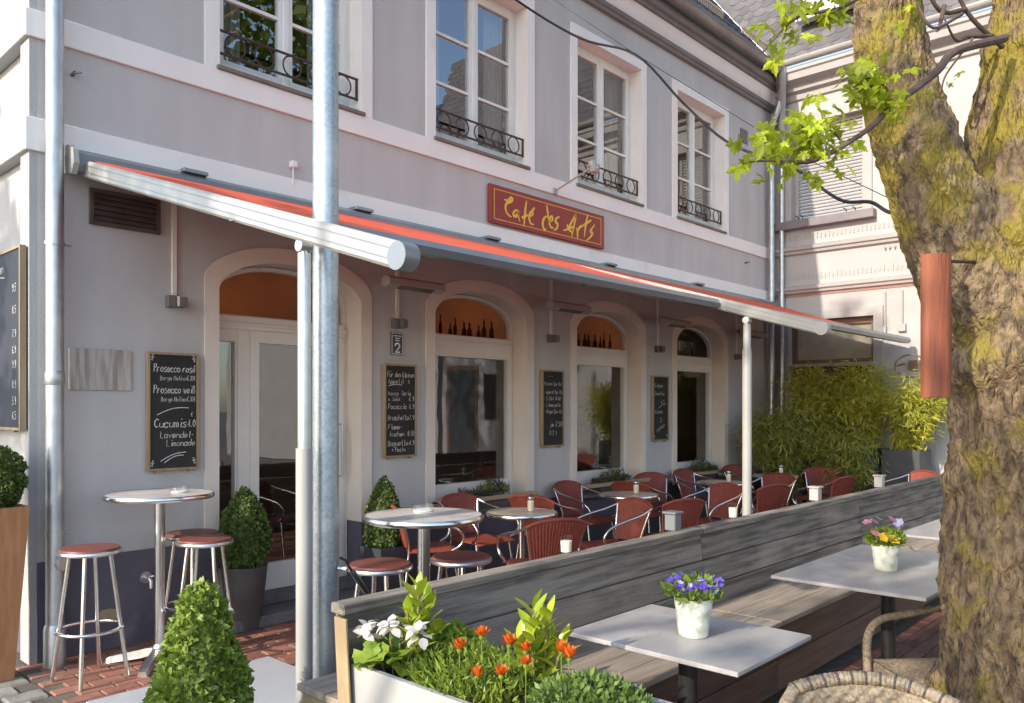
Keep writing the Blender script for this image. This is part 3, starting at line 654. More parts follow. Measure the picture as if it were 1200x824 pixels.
rmould([(0, 3.33), (.04, 3.35), (.05, 3.38), (.08, 3.40), (.085, 3.44), (0, 3.47)], 'string_course', 'right_trim', -7.2, .12)
rmould([(.001, 3.30), (.012, 3.30), (.012, 3.328), (.001, 3.33)], 'painted_line', 'red_line', -7.2, .12)
rmould([(0, 6.28), (.04, 6.30), (.05, 6.38), (.12, 6.41), (.13, 6.46), (.15, 6.49), (.28, 6.53), (.30, 6.62), (.33, 6.64), (.33, 6.70), (.0, 6.74)], 'cornice', 'right_trim', -7.25, .3)
prof = [(.36 + .075 * math.cos(t), 6.79 + .075 * math.sin(t)) for t in [math.pi + math.pi * i / 12 for i in range(13)]]
rg = rmould(prof, 'gutter', 'awning_white', -7.25, .15)
q = MB(); q.tube(smooth_path([(XR - .34, -.33, 6.72), (XR - .34, -.33, 6.58), (XR - .2, -.26, 6.3), (XR - .08, -.20, 6.0), (XR - .08, -.20, 5.6)]) , .055, 14); q.build('rain_pipe', 'awning_white', rh)
q = MB(); q.tube([(XR - .08, -.20, 5.6), (XR - .08, -.20, .02)], .04, 14); q.build('rain_pipe', 'zinc', rh)
# ornament frieze under the courses: small teeth
q = MB()
for j in range(110):
    y = -.12 - j * .06
    for z in (4.16, 3.55):
        q.box(XR - .012, XR, y - .008, y + .012, z, z + random.uniform(.05, .09))
tag(q.build('frieze_teeth', 'right_trim', rh), kind='stuff')
# low window with blind
q = MB(); q.box(XR + .1, XR + .16, LW[0], LW[0] + .07, LW[2], LW[3]); q.box(XR + .1, XR + .16, LW[1] - .07, LW[1], LW[2], LW[3]); q.box(XR + .1, XR + .16, LW[0] + .07, LW[1] - .07, LW[3] - .09, LW[3]); q.box(XR + .09, XR + .17, LW[0] + .07, LW[1] - .07, 2.27, 2.33); q.box(XR + .1, XR + .16, LW[0] + .07, LW[1] - .07, .5, .6)
lw = q.build('window', 'brown_frame', rh)
q = MB(); q.add([(XR + .15, LW[0] + .07, 2.33), (XR + .15, LW[1] - .07, 2.33), (XR + .15, LW[1] - .07, 2.84), (XR + .15, LW[0] + .07, 2.84)], [(0, 1, 2, 3)]); q.build('blind', 'blind', lw)
q = MB(); q.add([(XR + .13, LW[0] + .07, .6), (XR + .13, LW[1] - .07, .6), (XR + .13, LW[1] - .07, 2.27), (XR + .13, LW[0] + .07, 2.27)], [(0, 1, 2, 3)]); q.build('pane', 'glass', lw)
q = MB(); q.box(XR + .5, XR + .52, -1.9, 0, .3, 3.0); q.build('room_wall', 'room_dark', lw)
q = MB(); q.box(XR - .07, XR + .1, LW[0] - .02, LW[1] + .02, 2.215, 2.265, .005); q.build('awning_rail', 'right_trim', lw)
# small wall fittings
for y, z, s in ((-1.93, 2.72, .05), (-1.70, 2.70, .02)):
    q = MB(); q.box(XR - .05, XR, y - s, y + s, z - .05, z + .06, .005); q.tube([(XR - .02, y, z + .06), (XR - .02, y, 3.25)], .012, 6); q.build('junction_box', 'right_trim', rh)
q = MB(); q.box(XR - .06, XR, -2.16, -2.02, 2.12, 2.26, .008); q.build('wall_socket', 'brown_frame', rh)
for y in (-1.70, -1.76, -1.83, -1.90):
    q = MB(); q.tube([(XR, y, 3.86), (XR - .05, y, 3.86), (XR - .06, y - .01, 3.91)], .008, 6); q.build('wall_hook', 'right_trim', rh)
# mansard with fish-scale slates
MA = math.atan2(2.6, .75); sx, sz = math.cos(MA), math.sin(MA); MX, MZ = XR - .22, 6.80
DW = (-1.75, -.55, 7.44, 8.5)
q = MB(); q.add([(MX, -7.3, MZ), (MX, 3, MZ), (MX + .75, 3, MZ + 2.6), (MX + .75, -7.3, MZ + 2.6)], [(0, 1, 2, 3)]); q.add([(MX + .75, -7.3, MZ + 2.6), (MX + .75, 3, MZ + 2.6), (MX + 6, 3, MZ + 4), (MX + 6, -7.3, MZ + 4)], [(0, 1, 2, 3)]); q.add([(MX, -7.3, MZ), (MX + .75, -7.3, MZ + 2.6), (MX + 6, -7.3, MZ + 4), (MX + 6, -7.3, MZ)], [(0, 1, 2, 3)])
mr = q.build('roof', 'slate', rh)
def slate_mesh():
    pts = [(-.098, .20), (-.098, .05)] + [(.098 * math.cos(t), .05 - .055 * math.sin(t)) for t in [math.pi - math.pi * i / 6 for i in range(1, 6)]] + [(.098, .05), (.098, .20)]
    v = []
    for off0, off1 in ((.012, .003),):
        for lift in (0, .006):
            for y, s in pts:
                off = off0 + (off1 - off0) * s / .2 - lift; v.append((s * sx - off * sz, y, s * sz + off * sx))
    n = len(pts); f = [tuple(range(n))] + [(i, i + 1, n + i + 1, n + i) for i in range(n - 1)]
    me = bpy.data.meshes.new('slate'); me.from_pydata(v, [], f); me.update(); me.materials.append(MATS['slate']); return me
slm = slate_mesh(); srest = MB(); ns = 0
for r in range(20):
    for i in range(50):
        y = 2.2 - i * .196 - (.098 if r % 2 else 0); s = r * .132 + .03; z = MZ + s * sz
        if DW[0] - .1 < y < DW[1] + .1 and DW[2] - .12 < z < DW[3]: continue
        if y > .75: continue
        if -2.6 < y and r < 15 and ns < 300:
            o = bpy.data.objects.new('slate', slm); col.objects.link(o); setpar(o, mr); o.location = (MX + s * sx, y, z); o.rotation_euler.x = random.uniform(-.02, .02); ns += 1
        else: srest.add([(MX + s * sx + v.co.x, y + v.co.y, z + v.co.z) for v in slm.vertices], [tuple(p.vertices) for p in slm.polygons])
tag(srest.build('slate_field', 'slate', mr), kind='stuff')
q = MB(); q.box(MX + .02, MX + .6, DW[0], DW[1], DW[2] - .02, DW[3]); q.box(MX - .06, MX + .1, DW[0] - .05, DW[1] + .05, DW[2] - .06, DW[2]); dm = q.build('dormer_window', 'white_frame', rh)
for y0, y1 in ((DW[0] + .08, (DW[0] + DW[1]) / 2 - .03), ((DW[0] + DW[1]) / 2 + .03, DW[1] - .08)):
    q = MB(); q.box(MX - .001, MX + .02, y0, y1, DW[2] + .08, DW[3] - .08); q.build('pane', 'upper_glass', dm)
# sunlit chalkboard further down the wall; dark windows added to vary cafe glass reflections
q = MB(); q.box(XR - .03, XR, -5.9, -5.1, 1.35, 2.3); q.build('wall_board', 'slate_board', rh)
for y0, y1 in ((-4.75, -3.75), (-7.05, -6.1)):
    q = MB(); q.box(XR - .02, XR, y0, y1, .3, 2.5); sw_ = q.build('reflected_window', 'brown_frame', rh)
    q = MB(); q.box(XR - .03, XR - .02, y0 + .08, y1 - .08, .4, 2.4); q.build('pane', 'pot_slate', sw_)

# a house across the square, seen only in the window glass
oh = thing('square_house', 'pale house with turquoise shopfront across the square', 'building', (15, -15, 0))
q = MB(); q.box(12, 20, -20, -9.2, 0, 8.5); q.build('wall', 'right_wall', oh)
q = MB(); q.box(11.96, 12, -13.5, -10.6, 0, 3.0); q.build('shopfront', 'turquoise', oh)
for y in (-11.2, -13, -15, -17.4):
    for z in (4.0, 6.4):
        q = MB(); q.box(11.95, 12, y - .5, y + .5, z, z + 1.5); f = q.build('window', 'white_frame', oh)
        q = MB(); q.box(11.94, 11.95, y - .42, y + .42, z + .08, z + 1.42); q.build('pane', 'pot_slate', f)
q = MB(); q.prism([(11.7, 8.5), (20.3, 8.5), (16, 11.5)], -20.3, -9, 'y'); q.build('roof', 'roof_tile', oh)

# ------------------------------------------------------------------ awning
aw = thing('awning', 'long red fabric awning with white guide rails above the cafe terrace', 'awning', (5, -1, 2.5))
AX0, AX1 = .22, 10.12
q = MB(); q.prism([(-.03, 3.10), (-.17, 3.085), (-.20, 3.13), (-.19, 3.195), (-.12, 3.235), (-.03, 3.24)], AX0 - .05, AX1); cs = q.build('cassette', 'awning_grey', aw)
q = MB(); q.prism([(-.025, 3.085), (-.18, 3.06), (-.225, 3.12), (-.21, 3.21), (-.12, 3.252), (-.025, 3.255)], AX0 - .085, AX0 - .052); q.build('end_cap', 'awning_white', cs)
for x in (.95, 2.4, 3.95, 5.9, 7.9):
    q = MB(); q.box(x - .09, x + .09, -.16, -.03, 3.235, 3.262, .004); q.build('wall_bracket', 'awning_grey', cs)
FB_Y, FB_Z = -2.05, 2.535
nx, ny = 40, 10; v = []
for j in range(ny + 1):
    t = j / ny
    for i in range(nx + 1):
        u = i / nx; x = AX0 + .03 + (AX1 - AX0 - .06) * u
        sag = -.035 * math.sin(math.pi * t) * (0.7 + .3 * math.sin(u * 9 + 1)) + .006 * math.sin(u * 60) * t
        v.append((x, -.18 + (FB_Y + .02 + .18) * t, 3.168 + (FB_Z + .03 - 3.168) * t + sag))
q = MB(); q.add(v, [(j * (nx + 1) + i, j * (nx + 1) + i + 1, (j + 1) * (nx + 1) + i + 1, (j + 1) * (nx + 1) + i) for j in range(ny) for i in range(nx)]); q.smooth = True; q.build('fabric', 'awning_red', aw)
q = MB(); q.prism([(FB_Y + .05, FB_Z - .045), (FB_Y - .03, FB_Z - .05), (FB_Y - .055, FB_Z - .01), (FB_Y - .03, FB_Z + .03), (FB_Y + .04, FB_Z + .035)], AX0 + .0, AX1 + .02); fb = q.build('front_bar', 'awning_grey', aw)
for x in (1.1, 2.9, 6.6, 8.6):
    q = MB(); q.tube([(x, FB_Y, FB_Z - .045), (x, FB_Y, FB_Z - .07)], .008, 6); q.build('bar_stud', 'black_steel', fb)
def rail(x, y1, cap):
    p0 = Vector((0, -.12, 3.122)); p1 = Vector((0, y1, 3.122 - (.12 + 0) * 0 + (y1 + .12) * .305)); d = (p1 - p0).normalized(); up = Vector((0, -d.z, d.y)); up = up if up.z > 0 else -up
    hw, hh = .032, .052
    q = MB(); v = []
    for p in (p0, p1):
        for a, b in ((-hw, -hh + .012), (-hw + .012, -hh), (hw - .012, -hh), (hw, -hh + .012), (hw, hh - .012), (hw - .012, hh), (-hw + .012, hh), (-hw, hh - .012)): v.append(Vector((x + a, 0, 0)) + p + up * b)
    q.add(v, [tuple(range(8)), tuple(range(15, 7, -1))] + [(i, (i + 1) % 8, 8 + (i + 1) % 8, 8 + i) for i in range(8)]); r = q.build('guide_rail', 'awning_white', aw)
    for b in (-.022, .018):     # grooves on both flanks as thin dark seals
        q = MB()
        for sgn in (-1, 1): q.add([Vector((x + sgn * (hw + .0015), 0, 0)) + p + up * (b + e) for p in (p0 + d * .1, p1 - d * .02) for e in (0, .006)], [(0, 1, 3, 2)])
        q.build('rail_groove', 'awning_grey', r)
    q = MB(); q.tube([Vector((x - hw - .004, 0, 0)) + p1 + d * .02, Vector((x + hw + .004, 0, 0)) + p1 + d * .02], hh + .002, 20); q.build('rail_end', 'awning_grey' if cap else 'awning_white', r)
    return p0, p1, d
rail(.25, -3.24, True); rail(4.85, -2.98, False)
def apost(x, y, ztop, r, zsplit):
    q = MB(); q.tube([(x, y, .012), (x, y, zsplit)], r, 20); p = q.build('post', 'awning_white', aw)
    q = MB(); q.tube([(x, y, zsplit - .05), (x, y, ztop - .08)], r * .8, 18); q.build('inner_tube', 'alu_brushed' if x < 1 else 'awning_white', p)
    q = MB(); q.tube([(x, y, ztop - .08), (x, y, ztop - .03)], r * .45, 12); q.tube([(x - .03, y, ztop - .045), (x + .03, y, ztop - .045)], .03, 14); q.build('post_hinge', 'alu_brushed', p)
    q = MB(); q.lathe([(.075, 0), (.075, .012), (.05, .02)], 18, (x, y, 0.0)); q.build('foot_plate', 'awning_white', p)
apost(.33, -2.47, 2.37, .037, 1.42); apost(4.80, -2.36, 2.40, .040, 2.1)
# ------------------------------------------------------------------ street pole, ballast box, ground plate
sp_ = thing('street_pole', 'thick galvanised steel pole rising beside the awning post and bench end', 'pole', (.47, -2.43, 0))
q = MB(); q.tube([(.47, -2.43, 0.0), (.47, -2.43, 7.5)], [.061, .056], 28); q.build('shaft', 'galvanised', sp_)
q = MB(); q.tube([(.50, -2.49, .86), (.52, -2.53, .86)], .014, 10); q.build('bolt', 'zinc', sp_)
tk = thing('turnbuckle', 'dark steel turnbuckle strap slung from the galvanised pole', 'turnbuckle', (.62, -2.42, .72))
q = MB(); q.tube([(.535, -2.45, .90), (.56, -2.46, .885), (.60, -2.45, .83)], .006, 8); q.build('hook', 'black_steel', tk)
q = MB(); q.tube([(.60, -2.45, .83), (.61, -2.45, .818), (.69, -2.44, .716), (.70, -2.44, .704)], [.008, .015, .015, .008], 10); q.build('barrel', 'steel_dark', tk)
q = MB(); q.tube([(.70, -2.44, .704), (.74, -2.44, .65)], .006, 8); q.build('rod', 'steel_dark', tk)
for k in range(6):
    c = Vector((.745 + .004 * (k % 2), -2.44, .64 - .03 * k)); ax = Vector((1, 0, 0)) if k % 2 else Vector((0, 1, 0)); q = MB(); q.tube([c + ax * .011 * math.cos(a) + Vector((0, 0, .019 * math.sin(a))) for a in [2 * math.pi * i / 12 for i in range(13)]], .0035, 6, False); q.build('chain_link', 'steel_dark', tk)
bx = thing('post_box', 'low wooden box of weathered planks round the awning post foot', 'box', (.4, -2.85, 0))
for y0 in (-2.795, -3.005):
    q = MB(); q.box(.215, .62, y0, y0 + .205, .395, .425, .004); q.build('top_board', 'seat_wood', bx)
for z0 in (.012, .14, .268):
    q = MB(); q.box(.235, .262, -3.0, -2.60, z0, z0 + .122, .004); q.build('side_board', 'end_grain', bx)
    q = MB(); q.box(.263, .60, -2.622, -2.60, z0, z0 + .122, .004); q.build('side_board', 'fence_wood', bx)
q = MB(); q.box(-.05, 1.05, -2.52, -.945, .0, .010, .004)
tag(q.build('ground_plate', 'white_sheet'), 'flat white steel plate on the bricks below the awning post', 'plate')
q = MB(); q.tube([(.45 + .05 * math.cos(t), -2.25 + .05 * math.sin(t), .016) for t in [2 * math.pi * i / 20 for i in range(21)]], .006, 6, False)
tag(q.build('cable_ring', 'cable'), 'small black cable ring lying on the white plate', 'ring')

# ------------------------------------------------------------------ bench fence
bf = thing('bench_fence', 'long weathered timber bench with high plank back along the terrace', 'bench', (4, -3.3, 0))
LEAN = .10
def ylean(z): return -3.10 - (.9 - z) * LEAN
segx = [0.0, 2.53, 5.06, 7.6, 10.0]
for i in range(4):
    x0, x1 = segx[i] + .004, segx[i + 1] - .004
    for (z0, z1) in ((.712, .858), (.56, .705), (.408, .553), (.256, .401), (.104, .249)):
        q = MB(); a, b_ = ylean(z0), ylean(z1); c = .004
        q.prism([(a - .10 + c, z0), (a - .10, z0 + c), (b_ - .10, z1 - c), (b_ - .10 + c, z1), (b_ - .075, z1), (a - .075, z0)], x0, x1); q.build('back_board', 'fence_wood', bf)
    q = MB(); q.box(x0, x1, -3.226, -3.145, .862, .90, .005); q.build('cap_board', 'fence_wood', bf)
    for (y0, y1) in ((-3.40, -3.235), (-3.545, -3.405), (-3.69, -3.55)):
        xs0 = max(x0, .52); q = MB(); q.box(xs0, x1, y0, y1, .405, .435, .004); q.build('seat_board', 'seat_wood', bf)
    for (z0, z1) in ((.225, .40), (.05, .22)):
        q = MB(); q.box(max(x0, .52), x1, -3.675, -3.65, z0, z1, .004); q.build('front_board', 'brown_wood', bf)
for x in (0.02, 2.48, 5.0, 7.5):
    for (o0, o1) in ((-.0745, -.012), ):
        q = MB(); q.prism([(ylean(.02) + o0, .0), (ylean(.86) + o0, .861), (ylean(.86) - .045, .861), (ylean(.02) - .04, .0)], x + .005, x + .06); q.build('post', 'end_grain' if x < .1 else 'fence_wood', bf)
q = MB(); q.box(-.006, .004, -3.285, -3.215, .43, .856, .002); q.v = [(v[0], v[1] + (v[2] - .43) * LEAN * .8 + .0, v[2]) for v in q.v]; q.build('end_board', 'end_grain', bf)
# lanterns and candle glasses on the cap
def cap_y(x): return -3.15
ln = thing('lantern', 'small blue grey metal lantern with wire handle on the bench cap', 'lantern', (2.33, -3.14, .90), 'lanterns on the bench cap', world=False)
q = MB(); q.box(-.035, .035, -.035, .035, 0, .095, .004); q.build('body', 'lantern', ln)
q = MB(); q.box(-.045, .045, -.045, .045, .095, .108, .003); q.build('lid', 'lantern', ln)
q = MB(); q.tube([(.05 + .03 * math.sin(t), .0, .05 + .045 * math.cos(t)) for t in [math.pi * i / 10 for i in range(11)]], .004, 6); q.build('handle', 'lantern', ln)
l2 = copy_tree(ln); l2.location = (4.35, -3.14, .90); l2['label'] = 'small white metal lantern on the far stretch of bench cap'
for ch in l2.children: ch.data = ch.data.copy(); ch.data.materials[0] = MATS['awning_white']
l3 = copy_tree(l2); l3.location = (5.75, -3.14, .90); l3['label'] = 'white metal lantern on bench cap in front of the bamboo planters'
def candle(loc, label, h=.085):
    t = thing('candle_glass', label, 'candle', loc, 'candle glasses on the bench cap', world=False)
    q = MB(); q.lathe([(.026, .0), (.030, .004), (.032, h)], 18); q.build('glass', 'clear_glass', t)
    q = MB(); q.lathe([(.025, .004), (.028, h * .7)], 16); q.build('wax', 'candle', t)
candle((1.36, -3.14, .90), 'glass of pale sugar on bench cap beside the round bistro table', .08)
candle((3.05, -3.14, .90), 'candle glass on bench cap just past the white awning post', .09)

# ------------------------------------------------------------------ cafe sign
sg = thing('cafe_sign', 'dark red sign with yellow brush lettering reading Café des Arts', 'sign', (4.93, -.03, 3.43))
S0, S1, Z0, Z1 = 3.995, 5.885, 3.432, 3.815
q = MB(); q.box(S0, S1, -.045, -.012, Z0, Z1, .004); q.build('panel', 'sign_red', sg)
q = MB(); q.ring([(S0 + .06, Z0 + .04), (S0 + .06, Z1 - .04), (S1 - .06, Z1 - .04), (S1 - .06, Z0 + .04)], [(S0 + .067, Z0 + .047), (S0 + .067, Z1 - .047), (S1 - .067, Z1 - .047), (S1 - .067, Z0 + .047)], -.0465, -.044); q.build('border', 'gold', sg)
ST = [[(.211, .259), (.267, .262), (.309, .296), (.337, .287), (.316, .261), (.257, .232), (.232, .189), (.246, .141), (.282, .112), (.324, .103)], [(.427, .183), (.38, .179), (.348, .138), (.373, .117), (.41, .141), (.435, .175), (.427, .122), (.448, .078)],
      [(.551, .31), (.536, .237), (.525, .161), (.509, .036)], [(.477, .121), (.569, .166)], [(.602, .153), (.647, .186), (.642, .212), (.606, .191), (.591, .136), (.615, .089), (.665, .081)], [(.633, .217), (.678, .26)],
      [(.871, .328), (.887, .255), (.903, .164)], [(.885, .209), (.833, .181), (.806, .118), (.829, .061), (.866, .067)], [(.917, .154), (.969, .183), (.964, .216), (.931, .202), (.917, .147), (.941, .101), (.988, .102)], [(1.089, .237), (1.036, .213), (1.017, .174), (1.053, .154), (1.041, .106), (.993, .076)],
      [(1.152, .101), (1.223, .128), (1.285, .201), (1.361, .299), (1.371, .291), (1.331, .162), (1.298, .053)], [(1.216, .182), (1.241, .134), (1.31, .095)], [(1.236, .138), (1.348, .172)], [(1.381, .17), (1.401, .11), (1.396, .046)], [(1.399, .128), (1.442, .183), (1.509, .215)],
      [(1.588, .351), (1.554, .246), (1.52, .087)], [(1.494, .207), (1.651, .298)], [(1.717, .257), (1.659, .199), (1.632, .163), (1.677, .154), (1.64, .108), (1.561, .051)]]
for grp in ((0,), (1,), (2, 3), (4, 5), (6, 7), (8,), (9,), (10, 11, 12), (13, 14), (15, 16), (17,)):
    q = MB()
    for i in grp:
        pp = [Vector((x + 3.985, z + 3.43, 0)) for x, z in ST[i]]
        if len(pp) > 2: pp = smooth_path(pp, 5)
        n = len(pp); q.ribbon([(a.x, a.y) for a in pp], [.012 + .020 * math.sin(math.pi * min(1, (k + .6) / n)) for k in range(n)], -.0468 - (i - grp[0]) * .0003)
    q.build('letter', 'gold', sg)
# spotlight arm for the sign
la = thing('sign_lamp', 'small white spotlight on a thin arm above the red sign', 'lamp', (5.02, -.1, 3.95))
q = MB(); q.box(4.985, 5.045, -.045, -.024, 3.90, 3.97, .005); q.build('wall_plate', 'awning_white', la)
q = MB(); q.tube([(5.015, -.04, 3.94), (5.015, -.55, 4.10)], .010, 8); q.build('arm', 'awning_white', la)
q = MB(); q.tube([(5.015, -.52, 4.13), (5.015, -.60, 4.05)], [.05, .03], 14); q.box(4.965, 5.065, -.60, -.53, 4.03, 4.12, .01); q.build('lamp_head', 'awning_white', la)

# ------------------------------------------------------------------ chalkboards
def board(x, y, z, rz, label, lines, wdt=.362, hgt=.82, face='slate_board', marks=(), group=None):
    t = thing('chalkboard', label, 'chalkboard', (x, y, z), group, world=False, rz=rz)
    q = MB(); q.ring([(0, 0), (0, hgt), (wdt, hgt), (wdt, 0)], [(.016, .016), (.016, hgt - .016), (wdt - .016, hgt - .016), (wdt - .016, .016)], -.045, -.008); fr = q.build('frame', 'pale_wood', t)
    q = MB(); q.box(.012, wdt - .012, -.036, -.014, .012, hgt - .012); q.build('slate', face, t)
    q = MB()
    for (tx, tz, h, s) in lines: chalk_text(q, s, tx * wdt, tz * hgt, h, -.0372, maxw=(min(.95, next((l[0] for l in lines if abs(l[1] - tz) < .005 and l[0] > tx), .95)) - tx - .01) * wdt)
    for pl, ww in marks: q.ribbon([(px * wdt, pz * hgt) for px, pz in pl], ww, -.0372)
    tag(q.build('writing', 'chalk', t), kind='stuff')
    for px in (.15, .8):
        q = MB(); q.box(px * wdt, px * wdt + .035, -.04, -.012, -.014, 0); q.build('clip', 'pale_wood', t)
    return t
def corner(cx, cz, sx, sz):
    return [([(cx, cz), (cx + .07 * sx, cz + .03 * sz)], .004), ([(cx, cz + .02 * sz), (cx + .06 * sx, cz + .05 * sz)], .004), ([(cx + .03 * sx, cz - .005), (cx + .035 * sx, cz + .05 * sz)], .004)]
def curve(x0, z0, x1, z1, up, w=.005): return ([(x0 + (x1 - x0) * i / 8, z0 + (z1 - z0) * i / 8 + up * math.sin(math.pi * i / 8)) for i in range(9)], w)
board(.664, 0, 1.165, 0, 'chalkboard listing Prosecco and lavender lemonade between vent grille and cafe door',
      [(.12, .835, .062, 'Prosecco rosé'), (.24, .765, .036, 'Borgo Molino'), (.76, .765, .040, '6.30€'), (.12, .655, .062, 'Prosecco weiß'), (.26, .585, .036, 'Borgo Molino'), (.76, .585, .040, '6.30€'), (.84, .455, .035, '€'), (.13, .365, .068, 'Cucumis'), (.78, .365, .060, '4.0'), (.24, .275, .052, 'Lavendel-'), (.36, .205, .050, 'Limonade')],
      marks=[curve(.18, .47, .80, .53, .025), curve(.25, .08, .75, .15, .02), curve(.32, .065, .70, .125, .02)] + corner(.06, .93, 1, 1) + corner(.94, .93, -1, 1) + corner(.06, .04, 1, 1) + corner(.94, .05, -1, 1))
board(2.695, 0, 1.165, 0, 'chalkboard of small dishes hanging below the house number plate',
      [(.10, .86, .056, 'Für den kleinen'), (.12, .79, .050, 'Appetit'), (.74, .79, .040, '€'), (.12, .665, .042, 'hausg. Tarte'), (.12, .605, .036, 'm. Salat'), (.76, .605, .044, '6.9'), (.12, .52, .050, 'Focaccia'), (.77, .52, .048, '6.9'), (.11, .40, .052, 'Bruschetta'), (.77, .40, .048, '7.9'), (.12, .30, .052, 'Flamm-'), (.18, .225, .050, 'kuchen'), (.72, .225, .050, '8.50'), (.11, .125, .054, 'Baguette'), (.77, .125, .050, '4.9'), (.22, .06, .044, '+ Pesto')],
      marks=[curve(.12, .765, .55, .775, .01)])
board(4.793, 0, 1.185, 0, 'chalkboard of spritz drinks between the first two arched windows',
      [(.28, .90, .034, '* * *'), (.10, .80, .044, 'Unsere Spritz:'), (.08, .69, .048, '- Aperol Spritz'), (.08, .605, .048, '- Lillet Wild'), (.08, .52, .048, '- Limoncello'), (.08, .435, .048, '- Hugo Spritz'), (.36, .26, .060, 'je 7.50'), (.34, .15, .054, '0.2 l')])
board(6.92, 0, 1.185, 0, 'chalkboard with a lemonade offer beside the last arched window',
      [(.12, .82, .052, 'Erdbeer'), (.12, .70, .054, 'Smoothie'), (.50, .56, .060, '4.5'), (.14, .42, .054, 'Kuchen'), (.46, .28, .070, '3')], marks=[curve(.36, .50, .82, .56, .02), curve(.22, .15, .78, .24, .02), curve(.28, .125, .72, .205, .02)] + corner(.06, .04, 1, 1) + corner(.94, .05, -1, 1))
board(-.052, .888, 1.46, R(-90), 'tall blue black menu chalkboard on the sunlit side wall', [(.10, .88, .075, 'Unser Essen'), (.08, .76, .06, 'Quiche'), (.08, .66, .06, 'Salat mit'), (.25, .60, .05, 'Dressing'), (.08, .51, .06, 'Gemüse'), (.08, .43, .06, 'Tarte'), (.08, .36, .06, 'Nudeln'), (.25, .30, .05, 'vegan'), (.08, .23, .06, 'Flammk.'), (.08, .15, .06, 'Bagel'), (.08, .06, .06, 'Suppe')]
      + [(.80, z, .055, p) for z, p in ((.76, '9.5'), (.64, '8.5'), (.51, '7.9'), (.42, '6.9'), (.34, '9.9'), (.23, '8.9'), (.14, '5.9'), (.06, '6.5'))], wdt=.88, hgt=1.15, face='slate_board_blue', marks=[curve(.3, .84, .62, .85, .015)])
# house number plate
hn = thing('house_number', 'small blue enamel house number plate reading 2', 'number plate', (2.86, -.01, 2.06))
q = MB(); q.box(2.79, 2.93, -.012, 0.0, 2.065, 2.27, .003); q.build('plate', 'plate_blue', hn)
q = MB(); q.ring([(2.797, 2.072), (2.797, 2.263), (2.923, 2.263), (2.923, 2.072)], [(2.803, 2.078), (2.803, 2.257), (2.917, 2.257), (2.917, 2.078)], -.0130, -.0115)
q.ribbon([(2.833, 2.145), (2.838, 2.163), (2.86, 2.172), (2.881, 2.163), (2.884, 2.143), (2.865, 2.115), (2.832, 2.092), (2.888, 2.092)], .014, -.0134)
for z, a, b_ in ((2.235, 2.815, 2.905), (2.215, 2.835, 2.885), (2.195, 2.835, 2.885)): q.ribbon([(a + (b_ - a) * i / 8, z + random.uniform(-.003, .003)) for i in range(9)], .007, -.0134)
q.build('number', 'enamel_white', hn)

# ------------------------------------------------------------------ infrared heaters and conduits
for i, x in enumerate((.86, 2.86, 4.97, 7.07, 9.17)):
    lab = ['white cable conduit with grey switch box between vent grille and door', 'infrared heater on conduit above the house number plate', 'infrared heater on conduit above the spritz chalkboard', 'infrared heater on conduit above the lemonade chalkboard', 'infrared heater on conduit by the far corner of the facade'][i]
    t = thing('heater' if i else 'cable_conduit', lab, 'heater' if i else 'conduit', (x, -.02, 2.3), 'heaters under the awning' if i else None)
    q = MB(); q.box(x - .018, x + .018, -.022, 0, 2.38, 3.08, .003); q.build('conduit', 'conduit', t)
    q = MB(); q.box(x - .06, x + .0, -.05, 0, 2.30, 2.385, .004); q.box(x + .001, x + .065, -.085, -.004, 2.305, 2.38, .006); q.build('switch_box', 'box_grey', t)
    if i:
        q = MB(); q.prism([(-.24, 2.62), (-.30, 2.60), (-.36, 2.625), (-.355, 2.675), (-.30, 2.70), (-.25, 2.685)], x - .36, x + .26); hb = q.build('heater_body', 'heater_body', t)
        q = MB(); q.prism([(-.245, 2.617), (-.298, 2.597), (-.352, 2.619), (-.352, 2.621), (-.298, 2.599), (-.245, 2.619)], x - .24, x + .14); q.build('heater_lamp', 'heater_glass', hb)
        q = MB(); q.tube([(x, -.01, 2.72), (x - .02, -.29, 2.68)], .014, 8); q.build('heater_bracket', 'box_grey', t)

